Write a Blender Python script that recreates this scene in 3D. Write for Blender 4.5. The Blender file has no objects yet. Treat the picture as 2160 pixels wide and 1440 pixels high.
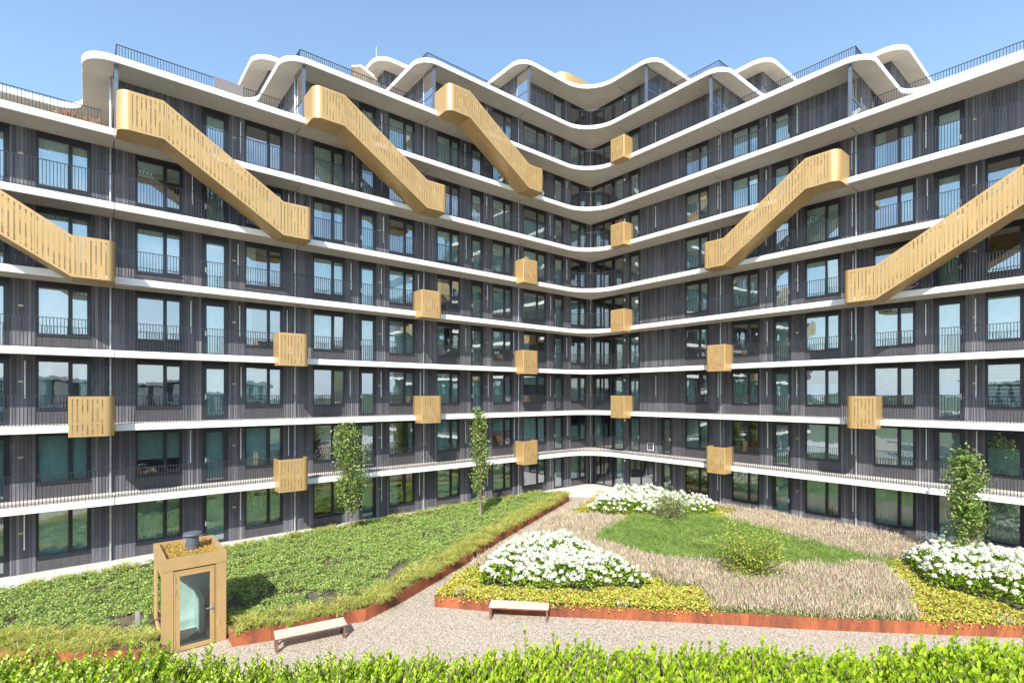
import bpy, math, random
import numpy as np
from mathutils import Vector
from mathutils.geometry import tessellate_polygon
random.seed(7); rng = np.random.default_rng(11)
S = bpy.context.scene
col = S.collection
# ---------------------------------------------------------------- camera, sky, sun, exposure
# axes: X runs along the left wing, Y along the right wing, the two wings meet at 90 degrees
FX, FY = .634, .773                      # camera heading
ZC = 7.2
cam = bpy.data.cameras.new("camera"); co = bpy.data.objects.new("camera", cam); col.objects.link(co)
co.location = (0, 0, ZC); co.rotation_euler = (math.radians(90), 0, -math.atan2(FX, FY))
cam.sensor_width = 36; cam.lens = 36*1091/2160; cam.shift_y = 112/2160; cam.clip_start = .1; cam.clip_end = 2000
S.camera = co
SUN_EL = math.radians(40.0)
SUN_AZ = math.atan2(-.750, -.661)        # the sun stands toward (-.750, -.661), behind the camera
w = bpy.data.worlds.new("World"); S.world = w; w.use_nodes = True
nt = w.node_tree; nt.nodes.clear()
def N(t, kind, **kw):
    n = t.nodes.new(kind)
    for k, v in kw.items(): setattr(n, k, v)
    return n
def math_(t, op, a, b=None, c=None, clamp=False):
    n = t.nodes.new('ShaderNodeMath'); n.operation = op; n.use_clamp = clamp
    for i, v in enumerate((a, b, c)):
        if v is None: continue
        if isinstance(v, (int, float)): n.inputs[i].default_value = v
        else: t.links.new(v, n.inputs[i])
    return n.outputs[0]
def mixc(t, f, a, b, blend='MIX'):
    n = t.nodes.new('ShaderNodeMix'); n.data_type = 'RGBA'; n.blend_type = blend
    for s, v in ((n.inputs[0], f), (n.inputs[6], a), (n.inputs[7], b)):
        if isinstance(v, (int, float)): s.default_value = v
        elif isinstance(v, tuple): s.default_value = (*v, 1) if len(v) == 3 else v
        else: t.links.new(v, s)
    return n.outputs[2]
def ramp(t, f, stops, interp='LINEAR'):
    n = t.nodes.new('ShaderNodeValToRGB'); cr = n.color_ramp; cr.interpolation = interp
    while len(cr.elements) < len(stops): cr.elements.new(.5)
    for e, (p, c) in zip(cr.elements, stops):
        e.position = p; e.color = (*c, 1) if len(c) == 3 else c
    t.links.new(f, n.inputs[0]); return n.outputs[0]
sky = N(nt, 'ShaderNodeTexSky', sky_type='NISHITA', sun_disc=False)
sky.sun_elevation = SUN_EL; sky.sun_rotation = math.atan2(-.750, -.661)
sky.air_density = 1.1; sky.dust_density = .6; sky.ozone_density = .55
tc = N(nt, 'ShaderNodeTexCoord'); sep = N(nt, 'ShaderNodeSeparateXYZ'); nt.links.new(tc.outputs['Generated'], sep.inputs[0])
zz = math_(nt, 'ADD', math_(nt, 'MAXIMUM', sep.outputs[2], 0.0), .14)
cmb = N(nt, 'ShaderNodeCombineXYZ')
nt.links.new(math_(nt, 'DIVIDE', sep.outputs[0], zz), cmb.inputs[0]); nt.links.new(math_(nt, 'DIVIDE', sep.outputs[1], zz), cmb.inputs[1])
cn = N(nt, 'ShaderNodeTexNoise'); cn.inputs['Scale'].default_value = 1.5; cn.inputs['Detail'].default_value = 7; cn.inputs['Roughness'].default_value = .58
cn.inputs['Distortion'].default_value = .5
nt.links.new(cmb.outputs[0], cn.inputs['Vector'])
cl = math_(nt, 'MULTIPLY', math_(nt, 'SUBTRACT', cn.outputs[0], .50), 4.2, clamp=True)
fr = math_(nt, 'ADD', math_(nt, 'MULTIPLY', sep.outputs[0], FX), math_(nt, 'MULTIPLY', sep.outputs[1], FY))
back = math_(nt, 'MULTIPLY', math_(nt, 'SUBTRACT', .12, fr), 2.2, clamp=True)     # the clouds stand in the other half of the sky
amt = math_(nt, 'MULTIPLY', cl, math_(nt, 'ADD', math_(nt, 'MULTIPLY', back, .75), .05))
amt = math_(nt, 'MAXIMUM', amt, .035)      # thin even veil of high haze
skyc = mixc(nt, 1.0, sky.outputs[0], (.90, 1.02, 1.05), 'MULTIPLY')
skyc = mixc(nt, amt, skyc, (6.6, 7.6, 9.2))
hz_ = math_(nt, 'SUBTRACT', 1.0, math_(nt, 'MULTIPLY', math_(nt, 'MAXIMUM', sep.outputs[2], 0.0), 3.6), clamp=True)     # pale haze low over the horizon
skyc = mixc(nt, math_(nt, 'MULTIPLY', hz_, .72), skyc, (4.6, 5.6, 7.0))
bg = N(nt, 'ShaderNodeBackground'); bg.inputs[1].default_value = .15
nt.links.new(skyc, bg.inputs[0])
wo = N(nt, 'ShaderNodeOutputWorld'); nt.links.new(bg.outputs[0], wo.inputs[0])
sl = bpy.data.lights.new("sun", 'SUN'); sl.energy = 5.0; sl.angle = math.radians(.53); sl.color = (1, .955, .89)
so = bpy.data.objects.new("sun", sl); col.objects.link(so)
sd = Vector((-.750*math.cos(SUN_EL), -.661*math.cos(SUN_EL), math.sin(SUN_EL)))
so.rotation_euler = sd.to_track_quat('Z', 'Y').to_euler(); so.location = (0, 0, 60)
S.view_settings.view_transform = 'Standard'; S.view_settings.look = 'None'
S.view_settings.exposure = .80; S.view_settings.gamma = 1
S.render.engine = 'CYCLES'
S.cycles.transparent_max_bounces = 24; S.cycles.max_bounces = 8
# ---------------------------------------------------------------- materials
def mat(name):
    m = bpy.data.materials.new(name); m.use_nodes = True; t = m.node_tree
    return m, t, t.nodes['Principled BSDF']
def objco(t, scale=(1, 1, 1), src='Object'):
    c = N(t, 'ShaderNodeTexCoord'); mp = N(t, 'ShaderNodeMapping'); mp.inputs['Scale'].default_value = scale
    t.links.new(c.outputs[src], mp.inputs[0]); return mp.outputs[0]
def worldco(t, scale=(1, 1, 1)):
    c = N(t, 'ShaderNodeNewGeometry'); mp = N(t, 'ShaderNodeMapping'); mp.inputs['Scale'].default_value = scale
    t.links.new(c.outputs['Position'], mp.inputs[0]); return mp.outputs[0]
def noise(t, vec, sc, det=4, rough=.55):
    n = N(t, 'ShaderNodeTexNoise'); n.inputs['Scale'].default_value = sc; n.inputs['Detail'].default_value = det; n.inputs['Roughness'].default_value = rough
    t.links.new(vec, n.inputs['Vector']); return n.outputs[0]
def bump(t, b, h, strength=.3, dist=.01):
    n = N(t, 'ShaderNodeBump'); n.inputs['Strength'].default_value = strength; n.inputs['Distance'].default_value = dist
    t.links.new(h, n.inputs['Height']); t.links.new(n.outputs[0], b.inputs['Normal'])
def plain(name, c, rough=.5, metal=0, var=.12, sc=3):
    m, t, b = mat(name)
    n = noise(t, worldco(t), sc)
    d = tuple(x*(1-var) for x in c); l = tuple(min(1, x*(1+var)) for x in c)
    t.links.new(ramp(t, n, [(.3, d), (.7, l)]), b.inputs['Base Color'])
    b.inputs['Roughness'].default_value = rough; b.inputs['Metallic'].default_value = metal
    return m
M = {}
def mk_concrete(name, a, b2, sc=.9, stain=.25):
    m, t, b = mat(name); v = worldco(t)
    n1 = noise(t, v, sc, 6, .65); n2 = noise(t, v, 22, 3); n3 = noise(t, worldco(t, (3, 3, .35)), 1.3, 5)
    c = ramp(t, n1, [(.3, a), (.7, b2)])
    c = mixc(t, math_(t, 'MULTIPLY', math_(t, 'SUBTRACT', n3, .5, clamp=True), stain*4, clamp=True), c, tuple(x*.72 for x in a))
    c = mixc(t, math_(t, 'MULTIPLY', n2, .25), c, tuple(x*.85 for x in a))
    t.links.new(c, b.inputs['Base Color']); b.inputs['Roughness'].default_value = .8
    bump(t, b, n2, .15, .004); return m
M['white'] = mk_concrete('white_coated_concrete', (.80, .785, .76), (.86, .845, .82), .7, .12)
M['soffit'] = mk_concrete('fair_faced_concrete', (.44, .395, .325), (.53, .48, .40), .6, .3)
M['floor'] = mk_concrete('gallery_floor_concrete', (.55, .51, .46), (.64, .60, .54), 1.2, .1)
M['pave'] = None
def mk_wood():
    m, t, b = mat('charred_timber_boards')
    g = N(t, 'ShaderNodeNewGeometry'); s = N(t, 'ShaderNodeSeparateXYZ'); t.links.new(g.outputs['Position'], s.inputs[0])
    nn = N(t, 'ShaderNodeSeparateXYZ'); t.links.new(g.outputs['Normal'], nn.inputs[0])
    isx = math_(t, 'GREATER_THAN', math_(t, 'ABSOLUTE', nn.outputs[0]), .5)
    a = math_(t, 'ADD', math_(t, 'MULTIPLY', s.outputs[0], math_(t, 'SUBTRACT', 1.0, isx)), math_(t, 'MULTIPLY', s.outputs[1], isx))
    k = math_(t, 'MULTIPLY', a, 1/.115)
    idx = math_(t, 'FLOOR', k); fr_ = math_(t, 'FRACT', k)
    lv = math_(t, 'FLOOR', math_(t, 'MULTIPLY', math_(t, 'ADD', s.outputs[2], .15), 1/3.0))
    cv = N(t, 'ShaderNodeCombineXYZ'); t.links.new(idx, cv.inputs[0]); t.links.new(lv, cv.inputs[1])
    wn = N(t, 'ShaderNodeTexWhiteNoise'); t.links.new(cv.outputs[0], wn.inputs['Vector'])
    gap = math_(t, 'GREATER_THAN', math_(t, 'ABSOLUTE', math_(t, 'SUBTRACT', fr_, .5)), .44)
    grain = noise(t, worldco(t, (38, 38, 1.1)), 1, 5, .7)
    stain = noise(t, worldco(t, (1.7, 1.7, .5)), 1.0, 6, .7)
    c = ramp(t, wn.outputs[0], [(0, (.066, .064, .080)), (.45, (.104, .101, .120)), (.8, (.150, .145, .162)), (1, (.24, .228, .235))])
    c = mixc(t, math_(t, 'MULTIPLY', grain, .5), c, (.062, .06, .072))
    c = mixc(t, math_(t, 'MULTIPLY', math_(t, 'SUBTRACT', stain, .5, clamp=True), 2.4, clamp=True), c, (.23, .22, .222))
    c = mixc(t, math_(t, 'MULTIPLY', gap, .85), c, (.015, .015, .016))
    t.links.new(c, b.inputs['Base Color']); b.inputs['Roughness'].default_value = .75
    h = math_(t, 'SUBTRACT', math_(t, 'MULTIPLY', wn.outputs[0], .5), gap)
    bump(t, b, h, .6, .015); return m
M['wood'] = mk_wood()
def mk_spandrel():
    m, t, b = mat('dark_ribbed_panel')
    g = N(t, 'ShaderNodeNewGeometry'); s = N(t, 'ShaderNodeSeparateXYZ'); t.links.new(g.outputs['Position'], s.inputs[0])
    k = math_(t, 'FRACT', math_(t, 'MULTIPLY', math_(t, 'ADD', s.outputs[0], s.outputs[1]), 1/.29))
    gap = math_(t, 'LESS_THAN', k, .07)
    n = noise(t, worldco(t, (2, 2, 1)), 1.3)
    c = ramp(t, n, [(.3, (.055, .051, .058)), (.7, (.072, .067, .073))])
    c = mixc(t, math_(t, 'MULTIPLY', gap, .6), c, (.02, .018, .02))
    t.links.new(c, b.inputs['Base Color']); b.inputs['Roughness'].default_value = .6; return m
M['spandrel'] = mk_spandrel()
M['header'] = plain('black_head_panel', (.018, .017, .020), .5)
M['frame'] = plain('dark_window_frame', (.022, .024, .032), .35)
M['rail'] = plain('dark_railing_steel', (.040, .044, .052), .4, .3)
M['steel'] = plain('galvanised_steel', (.52, .53, .55), .38, .65)
M['bluesteel'] = plain('blue_grey_steel', (.13, .15, .19), .4, .4)
M['whitemetal'] = plain('white_metal', (.8, .8, .8), .35)
M['brass'] = plain('brass_plate', (.50, .38, .20), .4, .3)
M['inner'] = plain('interior_plaster', (.42, .42, .40), .9)
M['innerdark'] = plain('interior_shade', (.10, .11, .11), .9)
M['curtain'] = plain('pale_curtain_cloth', (.74, .76, .72), .9)
M['curtain2'] = plain('beige_curtain_cloth', (.60, .58, .50), .9)
M['blackcloth'] = plain('dark_cloth', (.05, .05, .06), .9)
def mk_glass():
    m = bpy.data.materials.new('coated_window_glass'); m.use_nodes = True; t = m.node_tree; t.nodes.clear()
    fr = N(t, 'ShaderNodeFresnel'); fr.inputs[0].default_value = 1.5
    f = math_(t, 'ADD', math_(t, 'MULTIPLY', fr.outputs[0], 1.5), .32, clamp=True)
    tr = N(t, 'ShaderNodeBsdfTransparent'); tr.inputs[0].default_value = (.68, .93, .90, 1)
    gl = N(t, 'ShaderNodeBsdfGlossy'); gl.inputs['Roughness'].default_value = .0; gl.inputs[0].default_value = (.93, .97, 1, 1)
    nz = noise(t, worldco(t), 1.6, 2); bm = N(t, 'ShaderNodeBump'); bm.inputs['Strength'].default_value = .03; bm.inputs['Distance'].default_value = .05
    t.links.new(nz, bm.inputs['Height']); t.links.new(bm.outputs[0], gl.inputs['Normal'])
    mx = N(t, 'ShaderNodeMixShader'); t.links.new(f, mx.inputs[0]); t.links.new(tr.outputs[0], mx.inputs[1]); t.links.new(gl.outputs[0], mx.inputs[2])
    o = N(t, 'ShaderNodeOutputMaterial'); t.links.new(mx.outputs[0], o.inputs[0]); return m
M['glass'] = mk_glass()
M['clear'] = bpy.data.materials.new('clear_door_glass'); M['clear'].use_nodes = True
t = M['clear'].node_tree; t.nodes.clear(); fr_ = N(t, 'ShaderNodeFresnel'); fr_.inputs[0].default_value = 1.5; tr = N(t, 'ShaderNodeBsdfTransparent'); tr.inputs[0].default_value = (.80, .92, .88, 1)
gl = N(t, 'ShaderNodeBsdfGlossy'); gl.inputs['Roughness'].default_value = 0; mx = N(t, 'ShaderNodeMixShader'); t.links.new(math_(t, 'ADD', fr_.outputs[0], .06, clamp=True), mx.inputs[0]); t.links.new(tr.outputs[0], mx.inputs[1]); t.links.new(gl.outputs[0], mx.inputs[2])
mo = N(t, 'ShaderNodeOutputMaterial'); t.links.new(mx.outputs[0], mo.inputs[0])
def mk_gold(name, holes):
    m, t, b = mat(name)
    n = noise(t, worldco(t), .7, 3); n2 = noise(t, worldco(t, (1, 1, 6)), 30, 2)
    c = ramp(t, n, [(.3, (.465, .298, .122)), (.7, (.525, .34, .142))])
    t.links.new(c, b.inputs['Base Color']); b.inputs['Metallic'].default_value = .35
    b.inputs['Roughness'].default_value = .38
    bump(t, b, n2, .03, .002)
    if holes:
        uv = N(t, 'ShaderNodeUVMap'); uv.uv_map = 'UVMap'
        s = N(t, 'ShaderNodeSeparateXYZ'); t.links.new(uv.outputs[0], s.inputs[0])
        u = math_(t, 'DIVIDE', s.outputs[0], .15); v = math_(t, 'DIVIDE', s.outputs[1], .08)
        ui = math_(t, 'FLOOR', u); vi = math_(t, 'FLOOR', v)
        uf = math_(t, 'SUBTRACT', math_(t, 'FRACT', u), .5); vf = math_(t, 'SUBTRACT', math_(t, 'FRACT', v), .5)
        cv = N(t, 'ShaderNodeCombineXYZ'); t.links.new(ui, cv.inputs[0]); t.links.new(vi, cv.inputs[1])
        mp = N(t, 'ShaderNodeMapping'); mp.inputs['Scale'].default_value = (.45, .17, 1); t.links.new(cv.outputs[0], mp.inputs[0])
        bn = noise(t, mp.outputs[0], 1.0, 1)
        r = math_(t, 'MULTIPLY', math_(t, 'SUBTRACT', bn, .32), 2.0, clamp=True)     # 0..~.5 hole size
        r = math_(t, 'MINIMUM', r, .285)
        # edge margins: no holes close to the panel joints or the top and bottom edge
        pu = math_(t, 'ABSOLUTE', math_(t, 'SUBTRACT', math_(t, 'FRACT', math_(t, 'DIVIDE', s.outputs[0], 1.2)), .5))
        ok = math_(t, 'LESS_THAN', pu, .45)
        ok = math_(t, 'MULTIPLY', ok, math_(t, 'GREATER_THAN', s.outputs[1], .08))
        ok = math_(t, 'MULTIPLY', ok, math_(t, 'LESS_THAN', s.outputs[1], 1.46))
        ok = math_(t, 'MULTIPLY', ok, math_(t, 'GREATER_THAN', s.outputs[0], 0.0))
        q = math_(t, 'SQRT', math_(t, 'ADD', math_(t, 'POWER', math_(t, 'MULTIPLY', math_(t, 'ABSOLUTE', uf), 1.35), 2.0), math_(t, 'POWER', math_(t, 'ABSOLUTE', vf), 2.0)))
        hole = math_(t, 'MULTIPLY', math_(t, 'LESS_THAN', q, r), ok)
        t.links.new(math_(t, 'SUBTRACT', 1.0, hole), b.inputs['Alpha'])
        seam = math_(t, 'GREATER_THAN', pu, .493)
        cc = mixc(t, math_(t, 'MULTIPLY', seam, .6), c, (.16, .09, .03)); t.links.new(cc, b.inputs['Base Color'])
    return m
M['goldp'] = mk_gold('perforated_gold_sheet', True); M['gold'] = mk_gold('gold_sheet', False)
M['golddull'] = plain('gold_painted_metal', (.41, .27, .118), .45, .15, .06)
def mk_corten():
    m, t, b = mat('weathering_steel')
    n = noise(t, worldco(t, (.8, .8, .2)), 1.3, 7, .72); n2 = noise(t, worldco(t), 14, 4)
    c = ramp(t, n, [(.36, (.065, .022, .014)), (.47, (.18, .05, .022)), (.58, (.32, .09, .032)), (.8, (.40, .13, .048))])
    c = mixc(t, math_(t, 'MULTIPLY', n2, .35), c, (.30, .085, .03))
    t.links.new(c, b.inputs['Base Color']); b.inputs['Roughness'].default_value = .8; bump(t, b, n2, .2, .004); return m
M['corten'] = mk_corten()
def mk_gravel():
    m, t, b = mat('pea_gravel')
    v = worldco(t); vo = N(t, 'ShaderNodeTexVoronoi'); vo.inputs['Scale'].default_value = 32; t.links.new(v, vo.inputs['Vector'])
    vo.inputs['Randomness'].default_value = 1
    s = N(t, 'ShaderNodeSeparateColor'); t.links.new(vo.outputs['Color'], s.inputs[0])
    c = ramp(t, s.outputs[0], [(0, (.25, .195, .14)), (.3, (.40, .335, .255)), (.6, (.51, .435, .345)), (.85, (.60, .53, .43)), (1, (.72, .67, .58))])
    d = math_(t, 'MULTIPLY', vo.outputs['Distance'], 1.15, clamp=True)
    c = mixc(t, math_(t, 'POWER', d, 2.2), c, (.10, .08, .06))
    big = noise(t, v, .35, 4); c = mixc(t, math_(t, 'MULTIPLY', big, .3), c, (.52, .43, .33))
    t.links.new(c, b.inputs['Base Color']); b.inputs['Roughness'].default_value = .85
    bump(t, b, math_(t, 'SUBTRACT', 1.0, d), .7, .012); return m
M['gravel'] = mk_gravel()
def mk_pave():
    m, t, b = mat('pale_paving_slabs')
    br = N(t, 'ShaderNodeTexBrick'); t.links.new(worldco(t), br.inputs['Vector']); br.offset = .0
    br.inputs['Scale'].default_value = 1; br.inputs['Brick Width'].default_value = 1.0; br.inputs['Row Height'].default_value = 1.0
    br.inputs['Mortar Size'].default_value = .008; br.inputs['Color1'].default_value = (.50, .48, .45, 1); br.inputs['Color2'].default_value = (.56, .54, .505, 1); br.inputs['Mortar'].default_value = (.25, .24, .22, 1)
    n = noise(t, worldco(t), 1.5, 5)
    t.links.new(mixc(t, math_(t, 'MULTIPLY', n, .3), br.outputs[0], (.42, .40, .37)), b.inputs['Base Color']); b.inputs['Roughness'].default_value = .85; return m
M['pave'] = mk_pave()
M['soil'] = plain('dark_planting_soil', (.10, .075, .055), .95, 0, .4, 9)
M['landfar'] = plain('distant_green_ground', (.10, .13, .06), .95, 0, .3, .2)
def leafmat(name, stops, trans=.35, rough=.5, nscale=.8, namt=.35, dark=None):
    m = bpy.data.materials.new(name); m.use_nodes = True; t = m.node_tree; b = t.nodes['Principled BSDF']
    g = N(t, 'ShaderNodeNewGeometry')
    c = ramp(t, g.outputs['Random Per Island'], stops)
    if namt:
        n = noise(t, worldco(t), nscale, 3)
        c = mixc(t, math_(t, 'MULTIPLY', math_(t, 'SUBTRACT', n, .42, clamp=True), namt*6, clamp=True), c, dark or tuple(x*.6 for x in stops[0][1]))
    t.links.new(c, b.inputs['Base Color']); b.inputs['Roughness'].default_value = rough; b.inputs['Specular IOR Level'].default_value = .35
    tl = N(t, 'ShaderNodeBsdfTranslucent'); t.links.new(c, tl.inputs[0])
    mx = N(t, 'ShaderNodeMixShader'); mx.inputs[0].default_value = trans
    t.links.new(b.outputs[0], mx.inputs[1]); t.links.new(tl.outputs[0], mx.inputs[2])
    t.links.new(mx.outputs[0], t.nodes['Material Output'].inputs[0]); return m
L = {
 'cover': leafmat('groundcover_leaf', [(0, (.13, .23, .035)), (.4, (.27, .40, .08)), (.8, (.42, .52, .14)), (1, (.58, .58, .28))], .3, .55, .9, .08, (.09, .15, .03)),
 'grass': leafmat('sedge_blade', [(0, (.15, .22, .02)), (.4, (.42, .46, .06)), (.75, (.66, .62, .18)), (1, (.82, .68, .36))], .35, .5, 1.1, .08, (.17, .24, .03)),
 'fine': leafmat('fine_green_grass', [(0, (.09, .19, .02)), (.45, (.23, .38, .06)), (.8, (.42, .54, .15)), (1, (.62, .66, .30))], .4, .55, 1.3, .16, (.08, .19, .04)),
 'seed': leafmat('dry_seed_head', [(0, (.30, .20, .15)), (.3, (.50, .36, .30)), (.6, (.64, .49, .41)), (.8, (.46, .50, .24)), (1, (.76, .68, .52))], .25, .8, .6, .1, (.33, .30, .16)),
 'seedgreen': leafmat('seed_grass_stem', [(0, (.18, .25, .07)), (.6, (.38, .43, .16)), (1, (.58, .56, .30))], .3, .7, .8, 0),
 'yellow': leafmat('yellow_green_leaf', [(0, (.22, .29, .03)), (.35, (.46, .50, .06)), (.74, (.66, .62, .12)), (.86, (.60, .36, .14)), (1, (.42, .15, .08))], .3, .5, .7, .05, (.30, .34, .03)),
 'hydleaf': leafmat('hydrangea_leaf', [(0, (.10, .20, .015)), (.5, (.25, .40, .03)), (1, (.42, .52, .07))], .35, .45, 1, 0),
 'petal': leafmat('hydrangea_petal', [(0, (.50, .58, .34)), (.22, (.72, .75, .60)), (.6, (.83, .83, .74)), (1, (.88, .88, .80))], .25, .6, 1, 0),
 'tree': leafmat('tree_leaf', [(0, (.08, .15, .025)), (.5, (.19, .30, .06)), (.9, (.36, .44, .13)), (1, (.50, .44, .18))], .3, .4, 1, 0),
 'shrub': leafmat('shrub_leaf', [(0, (.16, .26, .03)), (.5, (.32, .42, .05)), (.85, (.48, .52, .08)), (1, (.52, .44, .10))], .35, .5, 1, 0),
 'shrub2': leafmat('pale_shrub_leaf', [(0, (.12, .18, .04)), (.5, (.24, .30, .08)), (.8, (.42, .44, .20)), (1, (.60, .58, .36))], .35, .5, 1, 0),
 'hedge': leafmat('hedge_leaf', [(0, (.17, .30, .01)), (.5, (.37, .52, .02)), (1, (.56, .68, .05))], .5, .38, 2, 0),
 'spruce': leafmat('blue_needle', [(0, (.16, .22, .20)), (1, (.36, .43, .40))], .2, .6, 1, 0),
 'sedum': leafmat('sedum_leaf', [(0, (.30, .30, .03)), (.4, (.50, .46, .06)), (.7, (.50, .25, .08)), (1, (.42, .14, .06))], .2, .6, 3, 0),
}
M['bark'] = plain('grey_bark', (.17, .13, .10), .9, 0, .3, 12)
def mk_plank():
    m, t, b = mat('weathered_planks')
    n = noise(t, objco(t, (1.2, 14, 8)), 1.5, 5, .7)
    t.links.new(ramp(t, n, [(.3, (.33, .26, .20)), (.5, (.52, .44, .35)), (.75, (.60, .53, .45))]), b.inputs['Base Color']); b.inputs['Roughness'].default_value = .8; return m
M['plank'] = mk_plank()
# ---------------------------------------------------------------- mesh helpers
class MB:
    def __init__(s): s.v = []; s.f = []; s.m = []; s.uv = {}
    def face(s, pts, mi=0, uv=None):
        i = len(s.v); s.v += [tuple(p) for p in pts]; s.f.append(tuple(range(i, i+len(pts)))); s.m.append(mi)
        if uv: s.uv[len(s.f)-1] = uv
    def box(s, x0, x1, y0, y1, z0, z1, mi=0):
        if x1 < x0: x0, x1 = x1, x0
        if y1 < y0: y0, y1 = y1, y0
        i = len(s.v)
        s.v += [(x0,y0,z0),(x1,y0,z0),(x1,y1,z0),(x0,y1,z0),(x0,y0,z1),(x1,y0,z1),(x1,y1,z1),(x0,y1,z1)]
        for f in ((0,3,2,1),(4,5,6,7),(0,1,5,4),(1,2,6,5),(2,3,7,6),(3,0,4,7)): s.f.append(tuple(i+k for k in f)); s.m.append(mi)
    def bar(s, p, q, wx, wy=None, mi=0):
        """box-section bar between two points"""
        p = Vector(p); q = Vector(q); d = (q-p).normalized(); wy = wy or wx
        up = Vector((0,0,1)) if abs(d.z) < .9 else Vector((1,0,0))
        a = d.cross(up).normalized()*wx/2; b = a.cross(d).normalized()*wy/2
        i = len(s.v)
        for c in (p, q): s.v += [tuple(c-a-b), tuple(c+a-b), tuple(c+a+b), tuple(c-a+b)]
        for f in ((0,1,2,3),(7,6,5,4),(0,4,5,1),(1,5,6,2),(2,6,7,3),(3,7,4,0)): s.f.append(tuple(i+k for k in f)); s.m.append(mi)
    def tube(s, pts, radii, n=8, mi=0, caps=True):
        pts = [Vector(p) for p in pts]; rings = []
        for j, p in enumerate(pts):
            d = (pts[min(j+1, len(pts)-1)]-pts[max(j-1, 0)]).normalized()
            up = Vector((0,0,1)) if abs(d.z) < .95 else Vector((1,0,0))
            a = d.cross(up).normalized(); b = a.cross(d).normalized()
            i = len(s.v); r = radii[j] if hasattr(radii, '__len__') else radii
            for k in range(n):
                an = 2*math.pi*k/n; s.v.append(tuple(p+a*math.cos(an)*r+b*math.sin(an)*r))
            rings.append(i)
        for j in range(len(pts)-1):
            for k in range(n):
                s.f.append((rings[j]+k, rings[j]+(k+1)%n, rings[j+1]+(k+1)%n, rings[j+1]+k)); s.m.append(mi)
        if caps:
            s.f.append(tuple(rings[0]+k for k in range(n))); s.m.append(mi); s.f.append(tuple(rings[-1]+n-1-k for k in range(n))); s.m.append(mi)
    def poly(s, pts, z, mi=0, down=False):
        tr = tessellate_polygon([[Vector((p[0], p[1], 0)) for p in pts]]); i = len(s.v)
        s.v += [(p[0], p[1], z) for p in pts]
        for t_ in tr:
            a, b, c = t_
            A, B, C_ = pts[a], pts[b], pts[c]
            cr = (B[0]-A[0])*(C_[1]-A[1])-(B[1]-A[1])*(C_[0]-A[0])
            if (cr < 0) != down: a, c = c, a
            s.f.append((i+a, i+b, i+c)); s.m.append(mi)
    def prism(s, pts, z0, z1, mi=0):
        s.poly(pts, z1, mi); s.poly(pts, z0, mi, True)
        for k in range(len(pts)):
            a, b = pts[k], pts[(k+1) % len(pts)]
            s.face([(*a, z0), (*b, z0), (*b, z1), (*a, z1)], mi)
    def mesh(s, name, mats):
        me = bpy.data.meshes.new(name); me.from_pydata(s.v, [], s.f)
        for m_ in (mats if isinstance(mats, (list, tuple)) else [mats]): me.materials.append(m_)
        me.polygons.foreach_set('material_index', s.m)
        if s.uv:
            ul = me.uv_layers.new(name='UVMap')
            for fi, uv in s.uv.items():
                for li, c in zip(me.polygons[fi].loop_indices, uv): ul.data[li].uv = c
        me.update(); return me
    def build(s, name, mats, parent=None, loc=(0,0,0), smooth=False, **tags):
        me = s.mesh(name, mats)
        if smooth: me.shade_smooth()
        return link(name, me, parent, loc, **tags)
def link(name, me, parent=None, loc=(0,0,0), **tags):
    o = bpy.data.objects.new(name, me); col.objects.link(o); o.location = loc
    if parent: o.parent = parent
    for k, v in tags.items(): o[k] = v
    return o
def empty(name, loc, label, cat, group=None, rz=0):
    o = bpy.data.objects.new(name, None); col.objects.link(o); o.location = loc; o.rotation_euler.z = rz
    o['label'] = label; o['category'] = cat
    if group: o['group'] = group
    return o
def npmesh(name, V, F, mats, parent=None, mi=None, smooth=False, **tags):
    """V (n,3), F (m,k) with one face size"""
    me = bpy.data.meshes.new(name); n, k = F.shape
    me.vertices.add(len(V)); me.vertices.foreach_set('co', V.astype(np.float32).ravel())
    me.loops.add(n*k); me.loops.foreach_set('vertex_index', F.astype(np.int32).ravel())
    me.polygons.add(n); me.polygons.foreach_set('loop_start', np.arange(0, n*k, k, dtype=np.int32))
    for m_ in (mats if isinstance(mats, (list, tuple)) else [mats]): me.materials.append(m_)
    if mi is not None: me.polygons.foreach_set('material_index', mi.astype(np.int32))
    me.update(calc_edges=True)
    if smooth: me.shade_smooth()
    return link(name, me, parent, **tags)
def cam2w(X, d): return (X*FY+d*FX, -X*FX+d*FY)
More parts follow.
